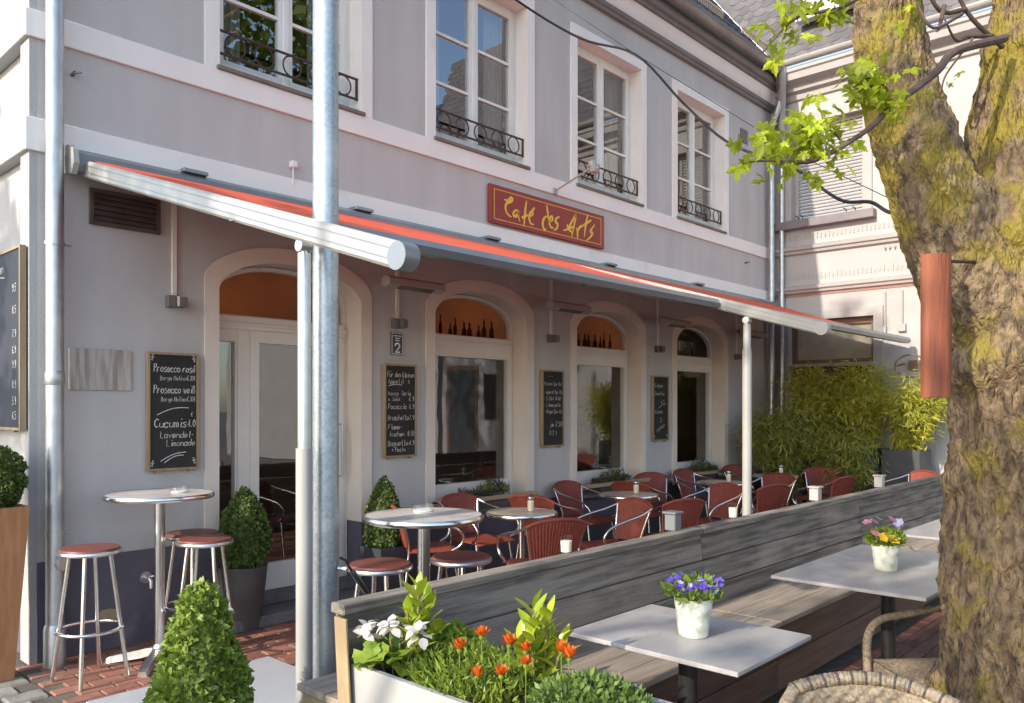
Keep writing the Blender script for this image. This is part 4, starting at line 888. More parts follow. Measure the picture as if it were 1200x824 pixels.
# ------------------------------------------------------------------ bar tables and stools
def bar_table(loc, label, h, r, topm, rz=0., low=False):
    t = thing('bistro_table' if low else 'bar_table', label, 'table', loc, world=False, rz=rz)
    q = MB(); q.lathe([(.0, h - .012), (r - .012, h - .012), (r - .008, h - .004), (r - .012, h), (.0, h)], 48, caps=False); q.build('table_top', topm, t)
    q = MB(); q.lathe([(r - .012, h - .030), (r - .004, h - .030), (r + .002, h - .022), (r + .002, h - .008), (r - .004, h + .001), (r - .0125, h + .001)], 48, caps=False); q.build('rim', 'alu', t)
    q = MB(); q.lathe([(r - .012, h - .028), (.0, h - .028)], 32, caps=False); q.build('underside', 'black_steel', t)
    q = MB(); q.tube([(0, 0, .09), (0, 0, h - .03)], .033 if not low else .026, 20); q.build('column', 'alu', t)
    q = MB(); q.lathe([(.052, .065), (.05, .085), (.036, .11)], 20); bs = q.build('base', 'alu_brushed', t)
    for i in range(4):
        a = i * math.pi / 2 + .35; d = Vector((math.cos(a), math.sin(a), 0)); n_ = Vector((-d.y, d.x, 0)); v = []
        for s, wd, z0, z1 in ((.02, .03, .05, .095), (.10, .028, .03, .082), (.29, .034, .004, .045), (.315, .028, .0, .03)):
            p = d * s; v += [p - n_ * wd + Vector((0, 0, z0)), p + n_ * wd + Vector((0, 0, z0)), p + n_ * wd * .8 + Vector((0, 0, z1)), p - n_ * wd * .8 + Vector((0, 0, z1))]
        q = MB(); q.add(v, [(4 * i_ + j, 4 * i_ + (j + 1) % 4, 4 * i_ + 4 + (j + 1) % 4, 4 * i_ + 4 + j) for i_ in range(3) for j in range(4)] + [(0, 1, 2, 3), (12, 13, 14, 15)]); q.build('foot', 'alu_brushed', t)
    return t
bar_table((.545, -.50, 0), 'tall round bar table with chrome rim between three stools on the bricks', 1.06, .325, 'table_marble', .5)
bar_table((1.06, -2.44, 0), 'tall round bar table with chrome rim standing behind the bench end', 1.05, .31, 'table_marble', 1.)
def stool(loc, label, rz=0.):
    t = thing('bar_stool', label, 'stool', loc, world=False, rz=rz)
    q = MB(); q.lathe([(.0, .752), (.158, .752), (.166, .764), (.158, .778), (.0, .784)], 36, caps=False); q.build('seat', 'stool_red', t)
    q = MB(); q.lathe([(.15, .738), (.168, .742), (.174, .752), (.172, .764), (.165, .768)], 36, caps=False); q.lathe([(.15, .739), (.0, .739)], 24, caps=False); q.build('rim', 'alu_brushed', t)
    for i in range(4):
        a = math.pi / 4 + i * math.pi / 2; q = MB(); q.tube([(.11 * math.cos(a), .11 * math.sin(a), .742), (.205 * math.cos(a), .205 * math.sin(a), .0)], .0125, 12); q.build('leg', 'alu', t)
    q = MB(); rr = .176; q.tube([(rr * math.cos(u), rr * math.sin(u), .30) for u in [2 * math.pi * i / 36 for i in range(37)]], .0105, 10, False); q.build('foot_ring', 'alu', t)
    return t
stool((.115, -.545, 0), 'red topped bar stool beside the galvanised downpipe', .2)
stool((.80, -.42, 0), 'red topped bar stool close to the potted box by the door', .3)
stool((.735, -.72, 0), 'red topped bar stool between the bar table and the white plate', .75)
stool((.98, -2.18, 0), 'red topped bar stool tucked behind the bench end by the pole', .4)
stool((1.42, -2.34, 0), 'red topped bar stool behind the bench beside a woven chair back', .1)
# glass ashtrays
def ashtray(loc, label):
    t = thing('ashtray', label, 'ashtray', loc, 'glass ashtrays', world=False); q = MB(); q.lathe([(.0, .006), (.046, .006), (.052, .034), (.060, .036), (.062, .03), (.056, .0), (.0, .0)], 20, caps=False); q.build('bowl', 'clear_glass', t)
    q = MB(); q.lathe([(.05, .0), (.054, .004), (.05, .008)], 20); q.build('base', 'enamel_white', t)
ashtray((.66, -.53, 1.0605), 'glass ashtray on the bar table between the stools')
ashtray((1.14, -2.34, 1.0505), 'glass ashtray on the bar table behind the bench')

# ------------------------------------------------------------------ red woven terrace chairs
def make_chair():
    t = thing('terrace_chair', 'x', 'chair', (0, 0, 0), 'red woven terrace chairs', world=False)
    # seat: woven pad with slight dish
    q = MB(); n = 10; v = []
    for zz, dz in ((0, .0), (1, -.03)):
        for j in range(n + 1):
            for i in range(n + 1):
                u, w_ = i / n * 2 - 1, j / n * 2 - 1; e = (1 - .12 * w_ * w_)
                uu, ww = u * .225 * (1 - .12 * (1 - (w_ + 1) / 2)), w_ * .215
                k_ = max(abs(u), abs(w_)); v.append((uu, ww, .452 + dz - .016 * (1 - u * u) * (1 - w_ * w_) - (.022 * (k_ > .99) if not zz else 0) - .012 * max(0, w_) ** 3))
    N = (n + 1) ** 2; f = []
    for b_ in (0, N):
        f += [(b_ + j * (n + 1) + i, b_ + j * (n + 1) + i + 1, b_ + (j + 1) * (n + 1) + i + 1, b_ + (j + 1) * (n + 1) + i) for j in range(n) for i in range(n)]
    per = [i for i in range(n + 1)] + [j * (n + 1) + n for j in range(1, n + 1)] + [n * (n + 1) + i for i in range(n - 1, -1, -1)] + [j * (n + 1) for j in range(n - 1, 0, -1)]
    f += [(per[i], per[(i + 1) % len(per)], N + per[(i + 1) % len(per)], N + per[i]) for i in range(len(per))]
    q.add(v, f); q.smooth = True; q.build('seat', 'red_weave', t)
    # backrest: fan of cords over a curved shell
    nu, nv = 72, 12; v = []
    for side in (0, 1):
        for j in range(nv + 1):
            h_ = j / nv
            for i in range(nu + 1):
                u = i / nu * 2 - 1; half = .165 + .075 * h_
                ztop = .80 - .035 * u * u - .02 * abs(u) ** 6
                z = .455 + (ztop - .455) * h_; x = u * half
                y = -.205 - .085 * h_ - .05 * (1 - u * u) * (.4 + .6 * h_)
                rib = .0055 * abs(math.sin(u * math.pi * 9)) * (1 if side else -1) + (.006 if side else -.006)
                v.append((x, y + rib, z))
    N = (nu + 1) * (nv + 1); q = MB(); f = []
    for b_ in (0, N): f += [(b_ + j * (nu + 1) + i, b_ + j * (nu + 1) + i + 1, b_ + (j + 1) * (nu + 1) + i + 1, b_ + (j + 1) * (nu + 1) + i) for j in range(nv) for i in range(nu)]
    q.add(v, f); q.smooth = True; bk = q.build('backrest', 'red_weave', t)
    q = MB(); pts = [((.166 + .075) * u, -.290 - .05 * (1 - u * u), .80 - .035 * u * u - .02 * abs(u) ** 6) for u in [i / 20 * 2 - 1 for i in range(21)]]; q.tube(pts, .016, 10); q.build('back_roll', 'red_weave', bk)
    for s in (-1, 1):
        q = MB(); q.tube(smooth_path([(s * .235, -.285, .745), (s * .262, -.16, .70), (s * .275, .0, .665), (s * .272, .15, .62), (s * .262, .215, .55), (s * .25, .20, .48), (s * .235, .13, .435)], 6), .0115, 10); q.build('armrest', 'alu', t)
        q = MB(); q.tube(smooth_path([(s * .235, -.285, .745), (s * .19, -.235, .56), (s * .17, -.215, .44), (s * .185, -.235, .25), (s * .21, -.265, .0)], 5), .0115, 10); q.build('leg', 'alu', t)
        q = MB(); q.tube([(s * .205, .14, .435), (s * .215, .175, .22), (s * .225, .20, .0)], .0115, 10); q.build('leg', 'alu', t)
    q = MB(); q.tube([(-.21, .16, .42), (.21, .16, .42)], .010, 8); q.build('stretcher', 'alu', t)
    return t
chair0 = make_chair()
# (x, y, heading of the seat front from +Y, label)
CH = [(2.82, -.50, -120, 'red woven chair behind the chrome rimmed bar table'), (2.93, -1.62, -25, 'red woven chair with its ribbed back to the bench behind the bar table'),
      (3.42, -.50, 180, 'red woven chair against the wall by the first sill flower box'), (4.12, -.68, -80, 'red woven chair turning its back on the first bistro table'),
      (3.92, -1.52, 72, 'red woven chair whose curved arms reach toward the first bistro table'), (4.62, -1.62, -18, 'sunlit red woven chair with its back to the blue grey lantern'),
      (5.10, -.42, 180, 'red woven chair against the wall below the second arched window'), (5.85, -.60, -82, 'red woven chair turning its back on the second bistro table'),
      (5.72, -1.45, 75, 'red woven chair facing the second bistro table from the far side'), (6.42, -1.60, -15, 'red woven chair with its back to the bench beside the awning post'),
      (6.60, -.42, 160, 'red woven chair by the far chalkboard with its back to the wall'), (7.45, -.45, 180, 'red woven chair against the wall below the last arched window'),
      (7.35, -1.30, 80, 'red woven chair facing the third bistro table from the far side'), (7.85, -1.78, -10, 'red woven chair at the far bistro table with its back to the bench'),
      (8.55, -.55, 170, 'red woven chair in front of the low drooping bamboo'), (8.75, -1.35, 95, 'red woven chair beside the last bistro table facing the cafe door'),
      (9.05, -2.35, 60, 'lone red woven chair in front of the tall bamboo planters')]
for i, (x, y, a, lab) in enumerate(CH):
    c = chair0 if i == 0 else copy_tree(chair0)
    c.location = (x, y, 0); c.rotation_euler.z = R(a); c['label'] = lab
TB = [(3.27, -1.12, 'round cream bistro table nearest the chrome bar table'), (5.02, -.98, 'round cream bistro table in front of the second arched window'), (6.84, -1.03, 'round cream bistro table level with the awning post'), (8.15, -1.07, 'round cream bistro table close to the bamboo')]
for i, (x, y, lab) in enumerate(TB):
    t = bar_table((x, y, 0), lab, .74, .30, 'table_cream', i * .7, True); t['group'] = 'bistro tables'
    s = thing('sugar_shaker', ['sugar shaker on the first bistro table', 'tall sugar shaker on the second bistro table', 'sugar shaker on the third bistro table', 'sugar shaker on the last bistro table by the bamboo'][i], 'shaker', (x + .06, y - .05, .741), 'sugar shakers', world=False)
    q = MB(); q.lathe([(.030, .0), (.032, .01), (.031, .10), (.028, .11)], 18); q.build('glass', 'clear_glass', s)
    q = MB(); q.lathe([(.026, .004), (.027, .09)], 14); q.build('sugar', 'sugar', s)
    q = MB(); q.lathe([(.030, .11), (.030, .122), (.012, .135)], 18); q.build('lid', 'alu_brushed', s)

# ------------------------------------------------------------------ square tables with pots
def sq_table(x0, x1, y0, y1, label):
    cx, cy = (x0 + x1) / 2, (y0 + y1) / 2; t = thing('square_table', label, 'table', (cx, cy, 0))
    q = MB(); q.box(x0, x1, y0, y1, .722, .740, .003); q.build('table_top', 'table_stone', t)
    q = MB(); q.box(cx - .17, cx + .17, cy - .03, cy + .03, .70, .7215); q.box(cx - .03, cx + .03, cy - .2, cy + .2, .69, .70); q.build('top_bracket', 'black_steel', t)
    q = MB(); q.tube([(cx, cy, .02), (cx, cy, .70)], .036, 20); q.build('column', 'black_steel', t)
    q = MB(); q.lathe([(.22, .0), (.22, .012), (.20, .02), (.04, .03)], 32, (cx, cy, 0)); q.build('base', 'black_steel', t)
sq_table(.735, 1.325, -4.36, -3.645, 'small grey stone table with violet flower pot beside the planter box')
sq_table(2.26, 3.54, -4.50, -3.76, 'long grey stone table carrying a pot of pink and yellow pansies')
sq_table(4.15, 5.40, -4.50, -3.78, 'empty grey stone table half hidden behind the tree trunk')
def flower_pot(loc, label, petals, hh=.145, n=70, spreadx=.11):
    t = thing('flower_pot', label, 'flower pot', loc, world=False)
    q = MB(); q.lathe([(.052, .0), (.056, .004), (.073, hh), (.069, hh), (.063, hh - .03)], 28, caps=False); q.lathe([(.052, .0), (0, .0)], 20, caps=False); q.build('pot', 'pot_white', t)
    q = MB(); q.lathe([(.064, hh - .02), (.0, hh - .012)], 20, caps=False); q.build('soil', 'soil', t)
    P = np.random.normal(0, 1, (520, 3)); P /= np.linalg.norm(P, axis=1)[:, None]; rr = np.random.uniform(.4, 1, (520, 1)) ** .5; P = P * rr * np.array([spreadx, spreadx, .055]) + np.array([0, 0, hh + .025]); P = P[P[:, 2] > hh - .01]
    Nn = P - np.array([0, 0, hh - .04]); Nn /= np.linalg.norm(Nn, axis=1)[:, None]
    quads('foliage', leafset(P, Nn, .03, .5, .5), 'green_leaf', t)
    for m_, cnt, size, spots in petals:
        for c in range(cnt):
            a = random.uniform(0, 6.28); rad = random.uniform(.2, 1) ** .5 * spreadx * .95
            ctr = np.array(spots[c] if spots else (rad * math.cos(a), rad * math.sin(a), hh + .06 - .02 * (rad / spreadx) ** 2 + random.uniform(-.015, .025)))
            V = []
            up = np.array([random.uniform(-.6, .2), random.uniform(-.7, .1), random.uniform(.3, 1)]); up /= np.linalg.norm(up); r1 = np.cross(up, [1, .3, .2]); r1 /= np.linalg.norm(r1); r2 = np.cross(up, r1)
            for k in range(5):
                b = 2 * math.pi * k / 5; d = r1 * math.cos(b) + r2 * math.sin(b); e = -r1 * math.sin(b) + r2 * math.cos(b)
                V.append([ctr, ctr + d * size * .6 + e * size * .42 + up * size * .15, ctr + d * size + up * size * .2, ctr + d * size * .6 - e * size * .42 + up * size * .15])
            quads('flower', V, m_, t)
    return t
flower_pot((1.016, -4.035, .741), 'mottled white pot of small violet flowers on the small stone table', [('violet_petal', 70, .016, None), ('lilac_petal', 10, .014, None)])
flower_pot((2.80, -4.15, .741), 'mottled white pot of pink and yellow pansies on the long stone table',
           [('pink_petal', 4, .030, [(-.13, .05, .26), (-.10, .02, .20), (.03, -.02, .265), (.0, .06, .25)]), ('yellow_petal', 5, .032, [(-.07, -.04, .19), (-.10, -.02, .185), (.13, -.09, .10), (.10, .03, .20), (-.05, -.06, .17)]), ('lilac_petal', 4, .028, [(.08, -.04, .24), (.05, -.05, .25), (.10, -.02, .22), (-.02, .03, .27)])], .14, spreadx=.10)

# ------------------------------------------------------------------ wicker armchairs at the square
def wicker_chair(loc, rz, label):
    t = thing('wicker_armchair', label, 'chair', loc, 'wicker armchairs', world=False, rz=rz)
    def woven(fn, nu, nv, amp, name, m_):
        v = []; f = []
        for side in (1, -1):
            for j in range(nv + 1):
                for i in range(nu + 1):
                    u, w_ = i / nu, j / nv; p, n_ = fn(u, w_)
                    chk = math.sin(u * math.pi * nu / 4) * math.sin(w_ * math.pi * nv / 3)
                    e = min(1, 8 * min(u, 1 - u, w_, 1 - w_)); v.append(Vector(p) + Vector(n_) * side * (.004 + (.008 + amp * chk) * e))
        N = (nu + 1) * (nv + 1)
        for b_ in (0, N): f += [(b_ + j * (nu + 1) + i, b_ + j * (nu + 1) + i + 1, b_ + (j + 1) * (nu + 1) + i + 1, b_ + (j + 1) * (nu + 1) + i) for j in range(nv) for i in range(nu)]
        q = MB(); q.add(v, f); q.smooth = True; return q.build(name, m_, t)
    def backf(u, h_):
        a = (u - .5) * 2; x = a * (.20 + .05 * h_); y = -.22 - .07 * h_ - .07 * (1 - a * a); z = .40 + (.40 - .05 * a * a) * h_
        return (x, y, z), (0, -.97, .2)
    woven(backf, 80, 45, .011, 'backrest', 'wicker')
    def seatf(u, w_): return ((u - .5) * .48, (w_ - .5) * .46, .43 - .012 * math.sin(math.pi * u) * math.sin(math.pi * w_)), (0, 0, 1)
    woven(seatf, 72, 60, .006, 'seat', 'wicker')
    q = MB(); q.box(-.24, .24, -.23, .23, .34, .424, .01); q.build('seat_skirt', 'wicker', t)
    q = MB(); pts = [((.25) * u, -.29 - .07 * (1 - u * u), .80 - .05 * u * u) for u in [i / 24 * 2 - 1 for i in range(25)]]; q.tube(pts, .024, 14); tr = q.build('top_roll', 'wicker', t)
    for k in range(34):     # the wrapped bands of the roll
        u = -1 + 2 * (k + .5) / 34; p = Vector((.25 * u, -.29 - .07 * (1 - u * u), .80 - .05 * u * u)); d = Vector((.25, .14 * u, -.10 * u)).normalized() * .0055
        q = MB(); q.tube([p - d, p, p + d], [.0235, .0265, .0235], 14, False); q.build('wrap_band', 'wicker' if k % 3 else 'wicker_dark', tr)
    for s in (-1, 1):
        path = smooth_path([(s * .245, -.285, .752), (s * .285, -.14, .70), (s * .30, .03, .66), (s * .30, .16, .63), (s * .295, .225, .54), (s * .27, .24, .36), (s * .25, .24, .02)], 8)
        q = MB(); q.tube(path, .019, 12); ar = q.build('armrest', 'wicker' if s > 0 else 'wicker', t)
        q = MB()
        for i in range(0, len(path) - 1):
            for k in range(3):
                p = path[i].lerp(path[i + 1], k / 3); d = (path[i + 1] - path[i]).normalized() * .004; q.tube([p - d, p, p + d], [.019, .0215, .019], 12, False)
        tag(q.build('arm_wrapping', 'wicker_dark' if s < 0 else 'wicker', ar), kind='stuff')
        q = MB(); q.tube([(s * .20, -.22, .40), (s * .22, -.27, .0)], .016, 10); q.build('leg', 'wicker_dark', t)
    t.scale.z = .88
    return t
wicker_chair((.75, -4.80, 0), R(112), 'woven wicker armchair turned away from the small stone table')
wicker_chair((2.37, -4.56, 0), R(46), 'woven wicker armchair between the long stone table and the tree trunk')
q = MB(); q.box(.60, .90, -4.95, -4.65, .418, .45, .015)
tag(q.build('seat_cushion', 'orange_cushion'), 'orange cushion lying on the wicker armchair at the small table', 'cushion')

# ------------------------------------------------------------------ clipped box shrubs
def fib(n):
    i = np.arange(n) + .5; ph = np.arccos(1 - 2 * i / n); th = math.pi * (1 + 5 ** .5) * i
    return np.stack([np.cos(th) * np.sin(ph), np.sin(th) * np.sin(ph), np.cos(ph)], 1)
def topiary_points(n, prof, lump=.10):
    """prof(t) radius for t in 0..1 along height h; returns points and outward normals"""
    h_, rad = prof; t = np.random.uniform(0, 1, n * 3); r = rad(t); keep = np.random.uniform(0, r.max(), n * 3) < r; t = t[keep][:n]; r = rad(t); a = np.random.uniform(0, 2 * math.pi, len(t))
    k = np.array([1 + lump * 2.2 * noise.noise(Vector((math.cos(x) * 2.2, math.sin(x) * 2.2, y * 5 + n * .01))) for x, y in zip(a, t)])
    dep = 1 - np.random.exponential(.07, len(t)); dep = np.clip(dep, .6, 1.06); rr = r * k * dep
    P = np.stack([rr * np.cos(a), rr * np.sin(a), t * h_], 1); dr = (rad(np.clip(t + .02, 0, 1)) - rad(np.clip(t - .02, 0, 1))) / (.04 * h_)
    N = np.stack([np.cos(a), np.sin(a), -dr], 1); N /= np.linalg.norm(N, axis=1)[:, None]; return P, N
def core(h_, rad, k=.80):
    mb = MB(); pr = [(max(.004, float(rad(np.array([t]))[0]) * k), t * h_ * .97) for t in [i / 12 for i in range(13)]]; mb.lathe(pr, 16, (0, 0, .0)); return mb
def shrub(name, loc, label, h_, rad, n, size, m_, pot, cat='shrub'):
    t = thing(name, label, cat, loc, world=False); z0 = pot(t)
    P, N = topiary_points(n, (h_, rad)); P[:, 2] += z0
    c = core(h_, rad); c.v = [(v[0], v[1], v[2] + z0) for v in c.v]
    quads('crown', leafset(P, N, size, .66, 1.0, jit=.55), m_, t, c)
    q = MB(); q.tube([(0, 0, z0 - .08), (0, 0, z0 + h_ * .5)], .012, 8); q.build('trunk', 'twig', t)
    return t
def round_pot(r0, r1, h_, m_):
    def f(t):
        q = MB(); q.lathe([(r0, 0), (r1, h_), (r1 - .012, h_), (r1 - .02, h_ - .05)], 28, caps=False); q.lathe([(r0, .001), (0, .001)], 20, caps=False); q.build('pot', m_, t)
        q = MB(); q.lathe([(r1 - .018, h_ - .04), (0, h_ - .03)], 20, caps=False); q.build('soil', 'soil', t); return h_ - .03
    return f
def tall_pot(r0, r1, h_, m_):
    def f(t):
        v = []
        for r, z in ((r0, 0), (r1, h_), (r1 - .02, h_), (r1 - .03, h_ - .05)): v += [(-r, -r, z), (r, -r, z), (r, r, z), (-r, r, z)]
        q = MB(); q.add(v, [(4 * i + j, 4 * i + (j + 1) % 4, 4 * i + 4 + (j + 1) % 4, 4 * i + 4 + j) for i in range(3) for j in range(4)] + [(0, 1, 2, 3)]); q.build('pot', m_, t)
        q = MB(); r = r1 - .025; q.add([(-r, -r, h_ - .04), (r, -r, h_ - .04), (r, r, h_ - .04), (-r, r, h_ - .04)], [(0, 1, 2, 3)]); q.build('soil', 'soil', t); return h_ - .04
    return f
egg = lambda w_, p=.8: (lambda t: w_ * np.power(np.clip(np.sin(math.pi * np.clip(.12 + .88 * t, 0, 1) ** p), 0, 1), .75) + .002)
cone = lambda w_: (lambda t: w_ * (np.power(np.clip(1 - t, 0, 1), .62) * .92 + .08 * (t < .98)) * np.clip(.75 + t * 5, 0, 1))
shrub('cone_shrub', (-.225, -2.62, 0), 'bright green clipped box cone in front of the white plate',   .72, cone(.235), 6500, .031, 'box_leaf', round_pot(.13, .17, .24, 'pot_black'))
shrub('egg_shrub', (1.29, -.20, 0), 'egg shaped dark green box shrub in black pot by the cafe door', .60, egg(.175, .78), 4800, .026, 'box_leaf_dark', round_pot(.115, .165, .46, 'pot_black'))
shrub('egg_shrub', (2.50, -.28, 0), 'small box shrub in slate square pot below the dishes chalkboard', .62, egg(.15, .75), 3600, .026, 'box_leaf_dark', tall_pot(.10, .15, .46, 'pot_slate'))
shrub('ball_shrub', (-.29, -.12, 0), 'clipped box ball in tapered wooden pot at the building corner', .40, lambda t: .185 * np.sqrt(np.clip(1 - (2 * t - 1) ** 2, 0, 1)) + .002, 3600, .027, 'box_leaf_dark', tall_pot(.10, .165, 1.02, 'pot_wood'))

# ------------------------------------------------------------------ sill flower boxes
def sill_box(x, label, k):
    t = thing('flower_box', label, 'flower box', (x, -.02, .621), 'flower boxes on the window sills', world=False)
    q = MB(); q.box(-.30, .30, -.075, .10, 0, .11, .006); q.build('box', 'pot_black', t)
    P = []; N = []
    for i in range(900):
        a = random.uniform(-.29, .29); P.append((a, random.uniform(-.08, .10), .11 + random.uniform(0, .16) * (.6 + .4 * math.sin(a * 11 + k)))); N.append((random.gauss(0, .4), random.gauss(-.2, .4), 1))
    N = np.array(N); P = np.array(P); half = len(P) // 2
    quads('foliage', leafset(P[:half], N[:half], .055, .16, .45), 'grey_leaf', t); quads('heather', leafset(P[half:], N[half:], .05, .18, .35), 'heather', t)
    for j in range(4):      # succulent rosettes
        c = np.array([-.2 + j * .13 + random.uniform(-.02, .02), -.07, .15 + random.uniform(-.02, .03)]); V = []
        for i in range(34):
            d = np.array([random.gauss(0, 1), random.gauss(-.5, .8), abs(random.gauss(.5, .6))]); d /= np.linalg.norm(d); s = random.uniform(.05, .085); n_ = np.cross(d, [.2, .5, .9]); n_ /= np.linalg.norm(n_)
            V.append([c, c + d * s * .5 + n_ * s * .11, c + d * s, c + d * s * .5 - n_ * s * .11])
        quads('rosette', V, 'green_leaf' if j % 2 else 'grey_leaf', t)
sill_box(3.96, 'flower box of heather and rosettes on the first arched window sill', 0)
sill_box(6.07, 'flower box of heather and rosettes on the second arched window sill', 1)
sill_box(8.18, 'flower box of heather and rosettes on the last arched window sill', 2)

# ------------------------------------------------------------------ concrete planter with flowers
PX0, PX1, PY0, PY1, PZ = .02, .47, -4.42, -3.245, .695
pb = thing('planter_box', 'pale grey rectangular planter box standing at the bench end', 'planter', ((PX0 + PX1) / 2, -3.8, 0))
q = MB(); th_ = .028
q.box(PX0, PX0 + th_, PY0, PY1, 0, PZ, .004); q.box(PX1 - th_, PX1, PY0, PY1, 0, PZ, .004); q.box(PX0 + th_, PX1 - th_, PY0, PY0 + th_, 0, PZ - .001, .004); q.box(PX0 + th_, PX1 - th_, PY1 - th_, PY1, 0, PZ - .001, .004)
q.build('trough', 'planter_grey', pb)
q = MB(); n = 14; q.add([(PX0 + th_ + (PX1 - PX0 - 2 * th_) * i / n, PY0 + th_ + (PY1 - PY0 - 2 * th_) * j / n, PZ - .045 + .018 * noise.noise(Vector((i * .9, j * .9, 0)))) for j in range(n + 1) for i in range(n + 1)], [(j * (n + 1) + i, j * (n + 1) + i + 1, (j + 1) * (n + 1) + i + 1, (j + 1) * (n + 1) + i) for j in range(n) for i in range(n)]); q.build('soil', 'soil', pb)
def leaf_mesh(name, L, Wd, m_, fold=.18, curl=.15):     # pointed oval leaf with midrib, along +x
    n = 7; v = []; f = []
    for i in range(n + 1):
        t = i / n; w_ = Wd * math.sin(math.pi * min(1, t * .96 + .02)) ** .8 * (1.1 - .35 * t); zc = -curl * L * t * t
        v += [(L * t, -w_, zc + w_ * fold), (L * t, 0, zc), (L * t, w_, zc + w_ * fold)]
    for i in range(n): f += [(3 * i, 3 * i + 1, 3 * i + 4, 3 * i + 3), (3 * i + 1, 3 * i + 2, 3 * i + 5, 3 * i + 4)]
    me = bpy.data.meshes.new(name); me.from_pydata(v, [], f); me.update(); me.materials.append(MATS[m_]); me.polygons.foreach_set('use_smooth', [True] * len(f)); return me
laurel = leaf_mesh('leaf', .10, .021, 'laurel_leaf')
def laurel_plant(loc, label, stems, size=1.):
    t = thing('laurel_plant', label, 'plant', loc, 'laurels in the planter box', world=False)
    for (dx, dy, h_, n) in stems:
        top = Vector((dx, dy, h_)); q = MB(); q.tube(smooth_path([(dx * .3, dy * .3, -.03), (dx * .7, dy * .7, h_ * .5), top], 4), [.0045] * 8 + [.0025], 6); st_ = q.build('stem', 'cane', t)
        for k in range(n):
            u = .25 + .75 * k / (n - 1); p = Vector((dx * (.3 + .7 * u), dy * (.3 + .7 * u), h_ * u)); a = k * 2.4 + dx * 30; el = R(15 + 50 * u + random.uniform(-15, 15))
            o = bpy.data.objects.new('leaf', laurel); col.objects.link(o); o.parent = st_; o.location = p
            o.rotation_euler = (random.uniform(-.4, .4), -el, a); s = size * random.uniform(.75, 1.15) * (1 - .25 * u); o.scale = (s, s, s)
laurel_plant((.20, -3.40, .66), 'yellow green laurel shoot rising behind the white geraniums', [(-.0, .0, .29, 18), (.035, -.01, .23, 14), (-.035, .02, .22, 12), (.03, .03, .17, 10), (.05, -.04, .14, 10), (-.05, -.03, .13, 8)], 1.1)
laurel_plant((.32, -3.86, .66), 'taller laurel with two upright pale leaves behind the orange flowers', [(-.01, .01, .28, 11), (.03, -.02, .25, 11), (.05, .03, .20, 9), (.06, -.06, .17, 10), (-.03, .0, .19, 9), (.0, .08, .15, 9), (.09, .02, .15, 9)], 1.25)
# low filling greenery
def filler(name, label, cx, cy, rx, ry, h_, n, size, m_, asp=.5, spread=.5):
    t = thing(name, label, 'plant', (cx, cy, PZ - .04), world=False)
    a = np.random.uniform(0, 6.28, n); r = np.sqrt(np.random.uniform(0, 1, n)); z = np.random.uniform(.0, 1, n) * h_ * (1.1 - .6 * r * r)
    P = np.stack([r * rx * np.cos(a), r * ry * np.sin(a), z], 1); N = np.stack([r * np.cos(a) * .6, r * np.sin(a) * .6, np.full(n, .8)], 1)
    quads('foliage', leafset(P, N, size, asp, spread), m_, t)
    for k in range(9):
        q = MB(); b = random.uniform(0, 6.28); q.tube([(0, 0, -.02), (rx * .5 * math.cos(b), ry * .5 * math.sin(b), h_ * .6)], .002, 5); q.build('stem', 'cane', t)
    return t
filler('feathery_plant', 'bright feathery foliage filling the middle of the planter box',   .22, -3.66, .19, .24, .13, 2200, .035, 'green_leaf', .22)
filler('feathery_plant', 'dark parsley like foliage at the open end of the planter box',   .27, -4.12, .17, .20, .12, 2400, .030, 'deep_leaf', .45)
filler('leafy_plant', 'low yellow green foliage behind the laurel in the planter corner', .33, -3.42, .12, .13, .14, 700, .045, 'green_leaf', .5)
# white geranium
gp = thing('geranium', 'white flowered geranium with round leaves in the planter corner', 'plant', (.12, -3.37, PZ - .04), world=False)
def round_leaf(name, r, m_):
    v = [(0, 0, 0)] + [(r * (1 + .08 * math.sin(9 * a)) * math.cos(a), r * (1 + .08 * math.sin(9 * a)) * math.sin(a), .18 * r + .12 * r * math.sin(5 * a)) for a in [.35 + (2 * math.pi - .7) * i / 20 for i in range(21)]]
    me = bpy.data.meshes.new(name); me.from_pydata(v, [], [(0, i, i + 1) for i in range(1, 21)]); me.update(); me.materials.append(MATS[m_]); me.polygons.foreach_set('use_smooth', [True] * 20); return me
rl = round_leaf('leaf', .05, 'green_leaf')
for k in range(26):
    a = random.uniform(0, 6.28); r = random.uniform(.02, .12); o = bpy.data.objects.new('leaf', rl); col.objects.link(o); o.parent = gp; o.location = (r * math.cos(a) * .9, r * math.sin(a), random.uniform(.03, .10)); o.rotation_euler = (random.uniform(-.7, .5) , random.uniform(-.7, .3), random.uniform(0, 6)); s = random.uniform(.7, 1.15); o.scale = (s, s, s)
petal = leaf_mesh('petal', .042, .018, 'white_petal', .1, .25)
for (px, py, pz, n) in ((-.065, .075, .165, 8), (-.035, -.01, .185, 8), (-.005, -.125, .175, 9)):
    q = MB(); q.tube([(px * .3, py * .3, 0), (px, py, pz)], .0025, 5); st_ = q.build('flower_stem', 'cane', gp)
    for k in range(n + 9):
        o = bpy.data.objects.new('petal', petal); col.objects.link(o); o.parent = st_; o.location = (px + random.uniform(-.024, .024), py + random.uniform(-.024, .024), pz + random.uniform(-.018, .018)); o.rotation_euler = (random.uniform(-.5, .5), random.uniform(-1.0, .7), k * 2.4)
